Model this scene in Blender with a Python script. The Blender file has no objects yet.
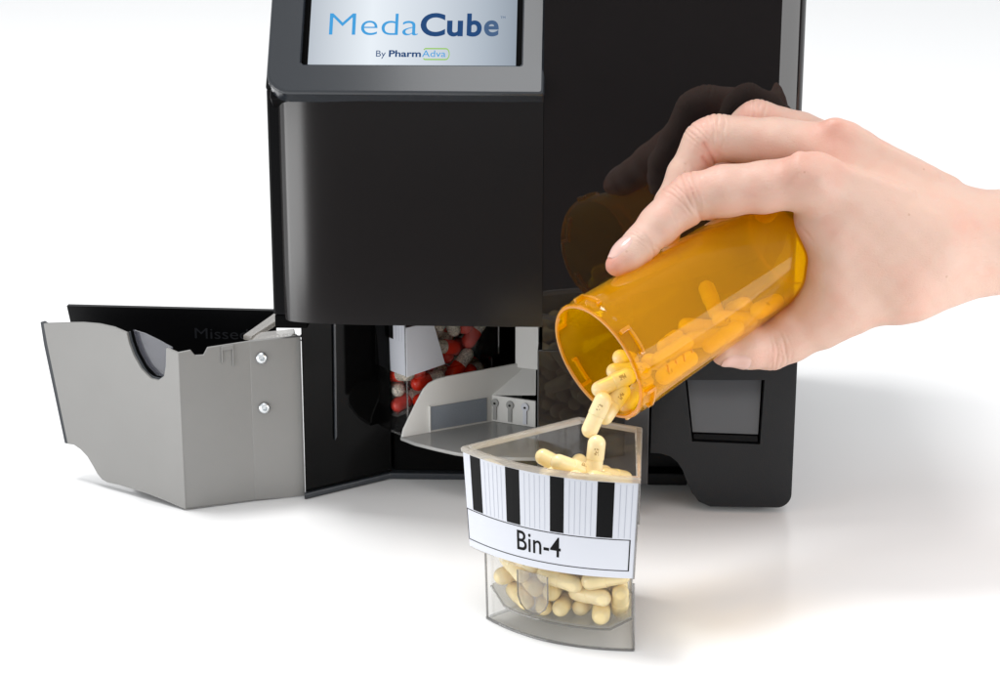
import bpy, bmesh, math, random, json
import numpy as np
from mathutils import Vector, Matrix, Quaternion
random.seed(7)
sc = bpy.context.scene
R = math.radians
S = 0.01                      # everything below is written in centimetres, the scene is in metres

# ------------------------------------------------------------------ camera
cam_d = bpy.data.cameras.new('camera'); cam = bpy.data.objects.new('camera', cam_d)
sc.collection.objects.link(cam); sc.camera = cam
cam.location = (0, 0, 34*S); cam.rotation_euler = (R(90-16), 0, 0)
cam_d.lens = 72; cam_d.sensor_width = 36; cam_d.sensor_fit = 'HORIZONTAL'
cam_d.clip_start = 0.01; cam_d.clip_end = 100

# ------------------------------------------------------------------ studio light
world = bpy.data.worlds.new('World'); sc.world = world; world.use_nodes = True
bg = world.node_tree.nodes['Background']
bg.inputs['Color'].default_value = (0.97, 0.985, 1.0, 1); bg.inputs['Strength'].default_value = 0.70

def area(name, loc, target, sx, sy, power, col=(1, 1, 1)):
    l = bpy.data.lights.new(name, 'AREA'); l.shape = 'RECTANGLE'; l.size = sx*S; l.size_y = sy*S
    l.energy = power; l.color = col
    o = bpy.data.objects.new(name, l); sc.collection.objects.link(o)
    o.location = Vector(loc)*S
    o.rotation_euler = (Vector(target)-Vector(loc)).to_track_quat('-Z', 'Y').to_euler()
    return o
area('studio_bank', (-75, 125, 270), (0, 110, 0), 70, 70, 44, (1, 1, 1))
area('overhead_softbox', (-1, 50, 90), (0, 82, 10), 26, 30, 0.85, (1, 1, 1))
area('low_softbox_left', (-46, 64, 6), (-9, 88, 7), 38, 15, 0.75)
area('low_softbox_right', (43, 60, 11), (13, 87, 14), 34, 20, 0.8)

vs_ = sc.view_settings
vs_.view_transform = 'Standard'; vs_.look = 'None'; vs_.exposure = 0.22; vs_.gamma = 1.0
try: vs_.use_curve_mapping = False
except Exception: pass
sc.render.engine = 'CYCLES'
cy = sc.cycles
cy.max_bounces = 24; cy.transparent_max_bounces = 48; cy.transmission_bounces = 16; cy.glossy_bounces = 8; cy.diffuse_bounces = 5
cy.use_denoising = True
try: cy.denoiser = 'OPENIMAGEDENOISE'
except Exception: pass
cy.caustics_reflective = False; cy.caustics_refractive = False

# ------------------------------------------------------------------ materials
def newmat(name):
    m = bpy.data.materials.new(name); m.use_nodes = True
    nt = m.node_tree; b = nt.nodes['Principled BSDF']
    return m, nt, b
def N(nt, typ, **kw):
    n = nt.nodes.new(typ)
    for k, v in kw.items(): setattr(n, k, v)
    return n
def mathn(nt, op, a, b=None, clamp=False):
    n = nt.nodes.new('ShaderNodeMath'); n.operation = op; n.use_clamp = clamp
    for i, v in enumerate((a, b)):
        if v is None: continue
        if hasattr(v, 'links'): nt.links.new(v, n.inputs[i])
        else: n.inputs[i].default_value = v
    return n.outputs[0]
def plastic(name, col, rough=0.4, spec=0.5, bump=0.0, bscale=900, coat=0.0, var=0.04, metallic=0.0, sss=0.0):
    m, nt, b = newmat(name)
    tc = N(nt, 'ShaderNodeTexCoord')
    nz = N(nt, 'ShaderNodeTexNoise'); nz.inputs['Scale'].default_value = 35; nz.inputs['Detail'].default_value = 4
    nt.links.new(tc.outputs['Object'], nz.inputs['Vector'])
    mx = N(nt, 'ShaderNodeMix', data_type='RGBA')
    mx.inputs[6].default_value = (*[c*(1-var) for c in col], 1); mx.inputs[7].default_value = (*[min(1, c*(1+var)) for c in col], 1)
    nt.links.new(nz.outputs['Fac'], mx.inputs[0]); nt.links.new(mx.outputs[2], b.inputs['Base Color'])
    b.inputs['Roughness'].default_value = rough
    b.inputs['Specular IOR Level'].default_value = spec
    b.inputs['Metallic'].default_value = metallic
    b.inputs['Coat Weight'].default_value = coat; b.inputs['Coat Roughness'].default_value = 0.03
    if sss:
        b.inputs['Subsurface Weight'].default_value = sss; b.inputs['Subsurface Radius'].default_value = (1, .8, .5); b.inputs['Subsurface Scale'].default_value = 0.002
    if bump:
        n2 = N(nt, 'ShaderNodeTexNoise'); n2.inputs['Scale'].default_value = bscale; n2.inputs['Detail'].default_value = 3
        nt.links.new(tc.outputs['Object'], n2.inputs['Vector'])
        bp = N(nt, 'ShaderNodeBump'); bp.inputs['Strength'].default_value = bump; bp.inputs['Distance'].default_value = 0.0002
        nt.links.new(n2.outputs['Fac'], bp.inputs['Height']); nt.links.new(bp.outputs[0], b.inputs['Normal'])
    return m
def clear(name, tint, diffuse=(0.9, 0.9, 0.9), dfac=0.06, rough=0.02, f0=0.05, trans=0.0, power=3.5, streak=0.0, dents=0.0):
    """thin clear moulded plastic: tinted see-through, a Fresnel-like gloss, a little milky scatter"""
    m, nt, b = newmat(name); nt.nodes.remove(b)
    out = nt.nodes['Material Output']
    tr = N(nt, 'ShaderNodeBsdfTransparent'); tr.inputs[0].default_value = (*tint, 1)
    gl = N(nt, 'ShaderNodeBsdfGlossy'); gl.inputs['Roughness'].default_value = rough; gl.inputs[0].default_value = (1, 1, 1, 1)
    df = N(nt, 'ShaderNodeBsdfDiffuse'); df.inputs[0].default_value = (*diffuse, 1)
    tl = N(nt, 'ShaderNodeBsdfTranslucent'); tl.inputs[0].default_value = (*diffuse, 1)
    dm = N(nt, 'ShaderNodeMixShader'); dm.inputs[0].default_value = 0.5 if trans == 0 else trans
    nt.links.new(df.outputs[0], dm.inputs[1]); nt.links.new(tl.outputs[0], dm.inputs[2])
    m1 = N(nt, 'ShaderNodeMixShader')
    nt.links.new(tr.outputs[0], m1.inputs[1]); nt.links.new(dm.outputs[0], m1.inputs[2])
    tc = N(nt, 'ShaderNodeTexCoord')
    nz = N(nt, 'ShaderNodeTexNoise'); nz.inputs['Scale'].default_value = 60; nz.inputs['Detail'].default_value = 5
    nt.links.new(tc.outputs['Object'], nz.inputs['Vector'])
    fac = mathn(nt, 'MULTIPLY_ADD', nz.outputs['Fac'], dfac*0.3); nt.nodes[-1].inputs[2].default_value = dfac*0.85
    nt.links.new(fac, m1.inputs[0])
    lw = N(nt, 'ShaderNodeLayerWeight'); lw.inputs['Blend'].default_value = 0.5
    pw = mathn(nt, 'POWER', lw.outputs['Facing'], power)
    fr = mathn(nt, 'MULTIPLY_ADD', pw, 0.85 - f0); nt.nodes[-1].inputs[2].default_value = f0
    m2 = N(nt, 'ShaderNodeMixShader')
    nt.links.new(fr, m2.inputs[0]); nt.links.new(m1.outputs[0], m2.inputs[1]); nt.links.new(gl.outputs[0], m2.inputs[2])
    if dents:
        n2 = N(nt, 'ShaderNodeTexNoise'); n2.inputs['Scale'].default_value = 95; n2.inputs['Detail'].default_value = 3
        nt.links.new(tc.outputs['Object'], n2.inputs['Vector'])
        bp = N(nt, 'ShaderNodeBump'); bp.inputs['Strength'].default_value = dents; bp.inputs['Distance'].default_value = 0.0006
        nt.links.new(n2.outputs['Fac'], bp.inputs['Height'])
        nt.links.new(bp.outputs[0], gl.inputs['Normal'])
    nt.links.new(m2.outputs[0], out.inputs[0])
    return m
MAT = {}
MAT['table'] = plastic('white_tabletop', (0.93, 0.93, 0.93), 0.22, 0.35, var=0.0)
MAT['piano'] = plastic('piano_black', (0.0100, 0.0082, 0.0084), 0.015, 0.55, var=0.1)
MAT['piano_soft'] = plastic('black_door_gloss', (0.0072, 0.0056, 0.0056), 0.19, 0.66, var=0.1)
MAT['black'] = plastic('black_plastic', (0.003, 0.003, 0.0035), 0.4, 0.12, bump=.2, var=0.1)
MAT['void'] = plastic('matt_black_plastic', (0.003, 0.003, 0.003), 0.8, 0.05, var=0.1)
MAT['satin'] = plastic('satin_charcoal_plastic', (0.007, 0.0073, 0.0085), 0.34, 0.32, bump=.35, bscale=2500, var=0.1)
MAT['plinth'] = plastic('plinth_grey', (0.03, 0.034, 0.04), 0.3, 0.4)
MAT['bezel'] = plastic('bezel_grey_gloss', (0.019, 0.023, 0.029), 0.17, 0.68)
MAT['silver'] = plastic('silver_paint', (0.25, 0.246, 0.238), 0.4, 0.4, bump=.3, bscale=3000, var=0.05, metallic=0.3)
MAT['screwm'] = plastic('zinc_screw', (0.75, 0.78, 0.8), 0.33, 0.5, metallic=1.0)
MAT['paleg'] = plastic('pale_grey_plastic', (0.74, 0.735, 0.71), 0.4, 0.4, bump=.15, var=0.02)
MAT['traygrey'] = plastic('tray_grey_plastic', (0.37, 0.37, 0.36), 0.15, 0.5, var=0.02)
MAT['pad'] = plastic('blue_grey_foam_pad', (0.25, 0.28, 0.32), 0.8, 0.2, bump=.8, bscale=1500, var=0.12)
MAT['white'] = plastic('white_card', (0.68, 0.70, 0.76), 0.35, 0.4, var=0.01)
MAT['ink'] = plastic('black_ink', (0.006, 0.006, 0.0065), 0.5, 0.12, var=0.2)
MAT['greyline'] = plastic('grey_ink', (0.47, 0.49, 0.56), 0.5, 0.3)
MAT['dimtext'] = plastic('embossed_dark_lettering', (0.02, 0.021, 0.025), 0.35, 0.5)
MAT['corner'] = clear('edge_refraction_tint', (0.62, 0.62, 0.62), (0.5, 0.48, 0.46), dfac=0.25, f0=0.06)  # dark tint painted in for the refraction that clear edges show
MAT['wallblack'] = plastic('dark_side_wall', (0.0015, 0.0015, 0.0015), 0.05, 0.1)
MAT['windowgrey'] = plastic('grey_window', (0.055, 0.057, 0.062), 0.1, 0.5)
MAT['tabclear'] = clear('tab_plastic', (0.9, 0.9, 0.9), (0.85, 0.82, 0.8), dfac=0.13, f0=0.05)
MAT['insert'] = clear('thumb_insert_plastic', (0.7, 0.72, 0.75), (0.28, 0.28, 0.33), dfac=0.35, f0=0.08)
MAT['clear'] = clear('clear_plastic', (0.965, 0.965, 0.96), dfac=0.015, f0=0.02)
MAT['cleargrey'] = clear('clear_plastic_foot', (0.90, 0.90, 0.90), (0.6, 0.6, 0.6), dfac=0.16, f0=0.03)
MAT['rim'] = clear('clear_plastic_rim', (0.93, 0.92, 0.90), (0.92, 0.87, 0.80), dfac=0.32, f0=0.06)
MAT['milky'] = clear('milky_plastic', (0.80, 0.80, 0.79), (0.85, 0.78, 0.70), dfac=0.35, f0=0.05)
MAT['smoke'] = clear('smoked_window', (0.45, 0.46, 0.48), (0.45, 0.47, 0.5), dfac=0.30, f0=0.10)
MAT['amber'] = clear('amber_plastic', (1.0, 0.86, 0.05), (1.0, 0.61, 0.0), dfac=0.245, f0=0.014, trans=0.6, power=4.4, dents=0.015)
MAT['amberrim'] = clear('amber_plastic_rim', (1.0, 0.80, 0.1), (1.0, 0.60, 0.0), dfac=0.40, f0=0.06, trans=0.5)

def emis(name, col, st, dark=None):
    m, nt, b = newmat(name)
    b.inputs['Base Color'].default_value = (0.01, 0.01, 0.01, 1); b.inputs['Roughness'].default_value = 0.15
    b.inputs['Specular IOR Level'].default_value = 0.0
    b.inputs['Emission Color'].default_value = (*col, 1); b.inputs['Emission Strength'].default_value = st
    return m, nt, b
m, nt, b = emis('lit_screen', (0.7, 0.75, 0.8), 1.0)
tc = N(nt, 'ShaderNodeTexCoord'); sp = N(nt, 'ShaderNodeSeparateXYZ'); nt.links.new(tc.outputs['Generated'], sp.inputs[0])
cr = N(nt, 'ShaderNodeValToRGB'); e = cr.color_ramp.elements       # the picture the screen shows: a grey sweep
e[0].position = 0; e[0].color = (0.42, 0.46, 0.51, 1); e[1].position = 1; e[1].color = (0.25, 0.29, 0.34, 1)
x = e.new(0.3); x.color = (0.70, 0.75, 0.80, 1); x = e.new(0.62); x.color = (0.52, 0.57, 0.63, 1); x = e.new(.85); x.color = (.36, .41, .47, 1)
nt.links.new(sp.outputs[0], cr.inputs[0]); nt.links.new(cr.outputs[0], b.inputs['Emission Color'])
MAT['screen'] = m
MAT['t_blue'] = emis('lit_light_blue', (0.045, 0.30, 0.62), 1.0)[0]
MAT['t_navy'] = emis('lit_navy', (0.008, 0.05, 0.16), 1.0)[0]
MAT['t_slate'] = emis('lit_slate', (0.05, 0.10, 0.20), 1.0)[0]
MAT['t_green'] = emis('lit_green', (0.27, 0.50, 0.10), 1.0)[0]

def capsule_mat(name, colr, colb=None, speckle=0.0, imprint=True, sss=0.25):
    m, nt, b = newmat(name)
    tc = N(nt, 'ShaderNodeTexCoord'); sp = N(nt, 'ShaderNodeSeparateXYZ'); nt.links.new(tc.outputs['Object'], sp.inputs[0])
    oi = N(nt, 'ShaderNodeObjectInfo')
    mp = N(nt, 'ShaderNodeVectorMath', operation='MULTIPLY_ADD')
    nt.links.new(tc.outputs['Object'], mp.inputs[0]); mp.inputs[1].default_value = (1, 1, 1)
    cb = N(nt, 'ShaderNodeCombineXYZ'); nt.links.new(oi.outputs['Random'], cb.inputs[0]); nt.links.new(oi.outputs['Random'], cb.inputs[1]); nt.links.new(cb.outputs[0], mp.inputs[2])
    nz = N(nt, 'ShaderNodeTexNoise'); nz.inputs['Scale'].default_value = 1200 if speckle else 150; nz.inputs['Detail'].default_value = 3
    nt.links.new(mp.outputs[0], nz.inputs['Vector'])
    cr = N(nt, 'ShaderNodeValToRGB'); e = cr.color_ramp.elements
    e[0].position = 0.35; e[1].position = 0.65
    k = speckle or 0.06
    e[0].color = (*[c*(1-k) for c in colr], 1); e[1].color = (*[min(1, c*(1+k*.5)) for c in colr], 1)
    nt.links.new(nz.outputs['Fac'], cr.inputs[0])
    hs = N(nt, 'ShaderNodeHueSaturation'); nt.links.new(cr.outputs[0], hs.inputs['Color'])
    nt.links.new(mathn(nt, 'ADD', mathn(nt, 'MULTIPLY', oi.outputs['Random'], 0.12), 0.92), hs.inputs['Value'])
    nt.links.new(mathn(nt, 'ADD', mathn(nt, 'MULTIPLY', oi.outputs['Random'], -0.2), 1.12), hs.inputs['Saturation'])
    col = hs.outputs[0]
    if imprint:   # the small printed code on one side of each capsule
        sc_ = 1/S
        X = mathn(nt, 'MULTIPLY', sp.outputs[0], sc_); Y = mathn(nt, 'MULTIPLY', sp.outputs[1], sc_); Z = sp.outputs[2]
        ax = mathn(nt, 'ABSOLUTE', mathn(nt, 'SUBTRACT', X, 0.36)); inx = mathn(nt, 'LESS_THAN', ax, 0.14)
        iny = mathn(nt, 'LESS_THAN', mathn(nt, 'ABSOLUTE', Y), 0.10); inz = mathn(nt, 'GREATER_THAN', Z, 0)
        n3 = N(nt, 'ShaderNodeTexNoise'); n3.inputs['Scale'].default_value = 1500; n3.inputs['Detail'].default_value = 0
        nt.links.new(mp.outputs[0], n3.inputs['Vector'])
        on = mathn(nt, 'GREATER_THAN', n3.outputs['Fac'], 0.50)
        msk = mathn(nt, 'MULTIPLY', mathn(nt, 'MULTIPLY', inx, iny), mathn(nt, 'MULTIPLY', inz, on))
        mx = N(nt, 'ShaderNodeMix', data_type='RGBA'); nt.links.new(msk, mx.inputs[0]); nt.links.new(col, mx.inputs[6]); mx.inputs[7].default_value = (0.48, 0.34, 0.16, 1)
        col = mx.outputs[2]
    nt.links.new(col, b.inputs['Base Color'])
    b.inputs['Roughness'].default_value = 0.22; b.inputs['Specular IOR Level'].default_value = 0.5
    b.inputs['Subsurface Weight'].default_value = sss; b.inputs['Subsurface Radius'].default_value = (1, .7, .35); b.inputs['Subsurface Scale'].default_value = 0.002
    return m
MAT['yellow'] = capsule_mat('pale_yellow_gelatine', (0.90, 0.735, 0.40))
MAT['red'] = capsule_mat('red_gelatine', (0.78, 0.045, 0.025), imprint=False)
MAT['beads'] = capsule_mat('clear_gelatine_over_beads', (0.80, 0.74, 0.65), speckle=0.5, imprint=False)

# skin: pigment from a colour attribute (redder knuckles, palm side and fingertips), fine creases as bump
m, nt, b = newmat('skin')
at = N(nt, 'ShaderNodeAttribute', attribute_name='redness')
tc = N(nt, 'ShaderNodeTexCoord')
nz = N(nt, 'ShaderNodeTexNoise'); nz.inputs['Scale'].default_value = 55; nz.inputs['Detail'].default_value = 6; nz.inputs['Roughness'].default_value = 0.6
nt.links.new(tc.outputs['Object'], nz.inputs['Vector'])
f = mathn(nt, 'ADD', at.outputs['Fac'], mathn(nt, 'MULTIPLY', mathn(nt, 'SUBTRACT', nz.outputs['Fac'], 0.47), 1.7), clamp=True)
cr = N(nt, 'ShaderNodeValToRGB'); e = cr.color_ramp.elements
e[0].position = 0.0; e[0].color = (0.67, 0.45, 0.36, 1); e[1].position = 1.0; e[1].color = (0.66, 0.31, 0.235, 1)
x = e.new(0.45); x.color = (0.69, 0.40, 0.315, 1)
nt.links.new(f, cr.inputs[0])
# a few freckles
vo = N(nt, 'ShaderNodeTexVoronoi'); vo.inputs['Scale'].default_value = 70; nt.links.new(tc.outputs['Object'], vo.inputs['Vector'])
fk = mathn(nt, 'LESS_THAN', vo.outputs['Distance'], 0.04)
mxf = N(nt, 'ShaderNodeMix', data_type='RGBA'); nt.links.new(mathn(nt, 'MULTIPLY', fk, 0.35), mxf.inputs[0]); nt.links.new(cr.outputs[0], mxf.inputs[6]); mxf.inputs[7].default_value = (0.42, 0.2, 0.13, 1)
nt.links.new(mxf.outputs[2], b.inputs['Base Color'])
b.inputs['Roughness'].default_value = 0.42; b.inputs['Specular IOR Level'].default_value = 0.5
b.inputs['Subsurface Weight'].default_value = 0.3; b.inputs['Subsurface Radius'].default_value = (1.0, 0.35, 0.18); b.inputs['Subsurface Scale'].default_value = 0.0035
v1 = N(nt, 'ShaderNodeTexVoronoi'); v1.feature = 'DISTANCE_TO_EDGE'; v1.inputs['Scale'].default_value = 820
v2 = N(nt, 'ShaderNodeTexVoronoi'); v2.feature = 'DISTANCE_TO_EDGE'; v2.inputs['Scale'].default_value = 430
nd = N(nt, 'ShaderNodeTexNoise'); nd.inputs['Scale'].default_value = 200; nd.inputs['Detail'].default_value = 4
mpg = N(nt, 'ShaderNodeMapping'); mpg.inputs['Scale'].default_value = (0.7, 1, 1.5); mpg.inputs['Rotation'].default_value = (0, 0.5, 0)
nt.links.new(tc.outputs['Object'], mpg.inputs[0])
va = N(nt, 'ShaderNodeVectorMath', operation='MULTIPLY_ADD'); nt.links.new(nd.outputs['Color'], va.inputs[0]); va.inputs[1].default_value = (.002, .002, .002); nt.links.new(mpg.outputs[0], va.inputs[2])
nt.links.new(va.outputs[0], v1.inputs['Vector']); nt.links.new(va.outputs[0], v2.inputs['Vector'])
h = mathn(nt, 'ADD', mathn(nt, 'MULTIPLY', mathn(nt, 'MINIMUM', v1.outputs['Distance'], 0.12), 2.2), mathn(nt, 'MULTIPLY', mathn(nt, 'MINIMUM', v2.outputs['Distance'], 0.08), 3.0))
h = mathn(nt, 'ADD', h, mathn(nt, 'MULTIPLY', nd.outputs['Fac'], 0.5))
bp = N(nt, 'ShaderNodeBump'); bp.inputs['Strength'].default_value = 0.4; bp.inputs['Distance'].default_value = 0.0004
nt.links.new(h, bp.inputs['Height']); nt.links.new(bp.outputs[0], b.inputs['Normal'])
MAT['skin'] = m
MAT['nail'] = plastic('fingernail', (0.72, 0.47, 0.41), 0.24, 0.5, sss=0.3, var=0.04)

# ------------------------------------------------------------------ helpers
def tag(o, label=None, cat=None, group=None, kind=None):
    if label: o['label'] = label
    if cat: o['category'] = cat
    if group: o['group'] = group
    if kind: o['kind'] = kind
    return o
def empty(name, loc, rz=0.0):
    o = bpy.data.objects.new(name, None); sc.collection.objects.link(o)
    o.empty_display_size = 0.02
    o.location = Vector(loc)*S; o.rotation_euler = (0, 0, rz)
    o['_'] = 0; del o['_']
    return o
def frame_of(o):
    """world matrix in centimetres of a root object"""
    r = o
    while r.parent: r = r.parent
    M = Matrix.LocRotScale(Vector(r.location)/S, r.rotation_euler if r.rotation_mode != 'QUATERNION' else r.rotation_quaternion, None)
    return M
class MB:
    """collects geometry in centimetres (in the parent's own frame) for ONE mesh object"""
    def __init__(s): s.v = []; s.f = []
    def add(s, vs, fs):
        k = len(s.v); s.v += [tuple(p) for p in vs]; s.f += [tuple(i+k for i in f) for f in fs]
    def box(s, x0, x1, y0, y1, z0, z1):
        vs = [(x, y, z) for z in (z0, z1) for y in (y0, y1) for x in (x0, x1)]
        s.add(vs, [(0, 2, 3, 1), (4, 5, 7, 6), (0, 1, 5, 4), (1, 3, 7, 5), (3, 2, 6, 7), (2, 0, 4, 6)])
    def prism(s, pts, off):
        n = len(pts); o = Vector(off)
        vs = [Vector(p) for p in pts] + [Vector(p)+o for p in pts]
        s.add(vs, [tuple(range(n))[::-1], tuple(range(n, 2*n))] + [(i, (i+1) % n, n+(i+1) % n, n+i) for i in range(n)])
    def plan(s, pts, z0, z1):
        s.prism([(p[0], p[1], z0) for p in pts], (0, 0, z1-z0))
    def loft(s, loops, cap0=False, cap1=False, closed=True):
        n = len(loops[0]); vs = [p for l in loops for p in l]; fs = []
        for k in range(len(loops)-1):
            for i in range(n if closed else n-1):
                j = (i+1) % n
                fs.append((k*n+i, k*n+j, (k+1)*n+j, (k+1)*n+i))
        if cap0: fs.append(tuple(range(n))[::-1])
        if cap1: fs.append(tuple(range((len(loops)-1)*n, len(loops)*n)))
        s.add(vs, fs)
    def tube(s, path, r, n=10, caps=True):
        P_ = [Vector(p) for p in path]; loops = []
        for i, p in enumerate(P_):
            d = (P_[min(i+1, len(P_)-1)] - P_[max(i-1, 0)]).normalized()
            a = d.orthogonal().normalized(); b_ = d.cross(a)
            loops.append([p+(a*math.cos(2*math.pi*k/n)+b_*math.sin(2*math.pi*k/n))*r for k in range(n)])
        s.loft(loops, caps, caps)
    def xf(s, M): s.v = [tuple(M @ Vector(p)) for p in s.v]; return s
    def build(s, name, mat, parent=None, smooth=None, bevel=0.0, seg=2, label=None, loc=None, sharp=32):
        bm = bmesh.new()
        vv = [bm.verts.new(Vector(p)*S) for p in s.v]
        for f_ in s.f:
            try: bm.faces.new([vv[i] for i in f_])
            except ValueError: pass
        bmesh.ops.remove_doubles(bm, verts=bm.verts, dist=1e-7)
        bmesh.ops.recalc_face_normals(bm, faces=bm.faces)
        if bevel:
            es = [e_ for e_ in bm.edges if len(e_.link_faces) == 2 and e_.calc_face_angle(0) > R(28)]
            bmesh.ops.bevel(bm, geom=es, offset=bevel*S, segments=seg, profile=0.5, affect='EDGES', clamp_overlap=True)
        me = bpy.data.meshes.new(name); bm.to_mesh(me); bm.free()
        for m_ in (mat if isinstance(mat, (list, tuple)) else [mat]): me.materials.append(MAT[m_] if isinstance(m_, str) else m_)
        if smooth is None: smooth = bool(bevel)
        if smooth:
            for p in me.polygons: p.use_smooth = True
            if bevel:   # area-weighted normals keep the flat faces flat
                vn = [Vector((0, 0, 0)) for _ in me.vertices]
                for pl_ in me.polygons:
                    for i_ in pl_.vertices: vn[i_] += pl_.normal*pl_.area
                me.normals_split_custom_set_from_vertices([v_.normalized() if v_.length > 0 else Vector((0, 0, 1)) for v_ in vn])
            else: me.set_sharp_from_angle(angle=R(sharp))
        o = bpy.data.objects.new(name, me); sc.collection.objects.link(o)
        if parent: o.parent = parent
        if loc: o.location = Vector(loc)*S
        if label: o['label'] = label
        return o
def text_mesh(txt, size, bold=0.0, align='LEFT', spacing=1.0):
    """glyph outlines as (vertices, faces) in cm, flat in xy"""
    cu = bpy.data.curves.new('t', 'FONT'); cu.body = txt; cu.size = size; cu.align_x = align; cu.offset = bold; cu.space_character = spacing
    cu.resolution_u = 6
    o = bpy.data.objects.new('t', cu); sc.collection.objects.link(o)
    dg = bpy.context.evaluated_depsgraph_get()
    me = bpy.data.meshes.new_from_object(o.evaluated_get(dg))
    v = [tuple(p.co) for p in me.vertices]; f_ = [tuple(p.vertices) for p in me.polygons]
    bpy.data.objects.remove(o); bpy.data.curves.remove(cu); bpy.data.meshes.remove(me)
    return v, f_
def width_of(v): return max(p[0] for p in v)-min(p[0] for p in v)

# ------------------------------------------------------------------ tabletop
t_ = MB()
t_.box(-900, 900, 64, 1500, -4, 0)
tt = t_.build('tabletop', 'table', None); tag(tt, kind='structure')
f_l = MB(); f_l.box(-900, 900, -900, 1500, -78, -75); MAT['floor'] = plastic('dark_studio_floor', (0.10, 0.10, 0.10), 0.7, 0.2)
tag(f_l.build('floor', 'floor', None), kind='structure')
# ------------------------------------------------------------------ the dispenser
YAW = R(-2.5)
disp = empty('pill_dispenser', (0, 88, 0), YAW)
tag(disp, 'black countertop pill dispenser with a lit screen and a silver side drawer', 'pill dispenser')
def W(x, y, z=0):   # a point measured in the room -> the dispenser's own frame
    c, s_ = math.cos(-YAW), math.sin(-YAW); y -= 88
    return (x*c - y*s_, x*s_ + y*c, z)
# cabinet: carcase behind the fronts
b_ = MB()
b_.plan([(-10.55, .9), (13.2, .9), (13.2, 24), (-10.55, 24)], 9.45, 20.0)
b_.add([(-10.5, .3, 20), (1.95, .3, 20), (1.95, 9.9, 33.5), (-10.5, 9.9, 33.5), (-10.5, 24, 20), (1.95, 24, 20), (1.95, 24, 33.5), (-10.5, 24, 33.5)],
       [(0, 1, 2, 3), (4, 7, 6, 5), (0, 3, 7, 4), (1, 5, 6, 2), (3, 2, 6, 7), (0, 4, 5, 1)])
b_.plan([(2.0, .9), (13.2, .9), (13.2, 24), (2.0, 24)], 20.002, 33.5)
b_.build('cabinet', 'black', disp, bevel=0.12)
# door under the screen, its left side rolled back
def edge_profile(x0, x1, y0, dep, flip=1, n=18, pw=2.2):
    pts = []
    for i in range(n+1):
        t = i/n; pts.append((x0+(x1-x0)*t, y0+dep*(1-(1-t**pw)**(1/pw))))
    return pts
pl = edge_profile(-4.9, -10.02, 0, 0.9, n=22, pw=2.3)[::-1] + [(1.925, 0), (1.925, .88), (-10.02, .95)]
b_ = MB(); b_.plan(pl, 9.28, 20.0); b_.build('front_door', 'piano_soft', disp, smooth=True)
# right-hand front, tall glossy panel
pr = [(1.94, 0.02), (10.9, 0.02)] + edge_profile(11.0, 13.4, 0.02, 0.88, n=22) + [(13.4, .9), (1.94, .9)]
b_ = MB(); b_.plan(pr, 8.2, 33.5); b_.build('front_panel', 'piano', disp, smooth=True)
pr = [(1.72, 0.03), (6.9, 0.03), (6.9, 1.6), (1.72, 1.6)]
b_ = MB(); b_.plan(pr, 1.7, 8.18); b_.build('lower_panel', 'piano', disp, bevel=0.06)
# base: angled left wall, carousel bay, foot
b_ = MB()
WL, WR = W(-9.35, 90.4), W(-5.4, 93.3)
b_.plan([WL, WR, (-5.5, 24), (-9.9, 24)], 0.35, 9.3)
b_.plan([(-5.49, 13.0), (12.9, 13.0), (12.9, 23.9), (-5.49, 23.9)], 0.35, 9.3)
b_.plan([(-5.49, 5.3), (8.7, 5.3), (8.7, 12.99), (-5.49, 12.99)], 0.35, 2.4)
b_.plan([(2.3, 1.65), (7.0, 1.65), (7.0, 12.98), (2.3, 12.98)], 2.42, 9.3)
b_.plan([(-10.5, 1.0), (-9.0, 1.0), (-9.0, 23.5), (-10.5, 23.5)], 8.8, 9.44)
b_.build('base', 'void', disp, bevel=0.05)
b_ = MB()
q0 = W(-9.4, 90.2); q1 = W(-5.42, 93.1)
b_.plan([(q0[0], q0[1]), (q1[0], q1[1]), (8.7, 5.05), (8.7, 23.9), (-9.8, 23.9)], 0.02, 0.34)
b_.build('plinth', 'plinth', disp, bevel=0.06)
# glossy angled wall, and a thin grey upright strip against it
d = (Vector(WR)-Vector(WL)); d.z = 0; L_ = d.length; d.normalize(); nrm = Vector((d.y, -d.x, 0))
def onwall(s, z, o=0.0): return Vector(WL)+d*s+nrm*o+Vector((0, 0, z))
b_ = MB(); b_.prism([onwall(.02, .5, .02), onwall(L_-.02, .5, .02), onwall(L_-.02, 9.2, .02), onwall(.02, 9.2, .02)], nrm*0.06)
b_.build('side_wall', 'wallblack', disp)
b_ = MB(); b_.prism([onwall(1.62, 2.7, .10), onwall(1.72, 2.9, .10), onwall(1.80, 9.1, .10), onwall(1.70, 9.1, .10)], nrm*0.10)
b_.build('wall_strip', 'bezel', disp)
# dispensing block, bottom right
def rr(cx, cy_, r, a0, a1, n=8): return [(cx+r*math.cos(R(a0+(a1-a0)*i/n)), cy_+r*math.sin(R(a0+(a1-a0)*i/n))) for i in range(n+1)]
out = [(7.02, 9.2), (7.02, 2.95)]
out += [(7.5, 2.93), (7.95, 2.8), (8.3, 2.5), (8.55, 2.1), (8.75, 1.55), (9.0, 1.0), (9.35, .55), (9.9, .32)]
out += rr(13.0, 1.0, .68, -90, 0) + [(13.69, 9.2)]
b_ = MB()
hole = [(8.55, 6.55), (8.95, 3.55), (12.12, 3.45), (12.22, 6.6)]
xs = [0.95]
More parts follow.
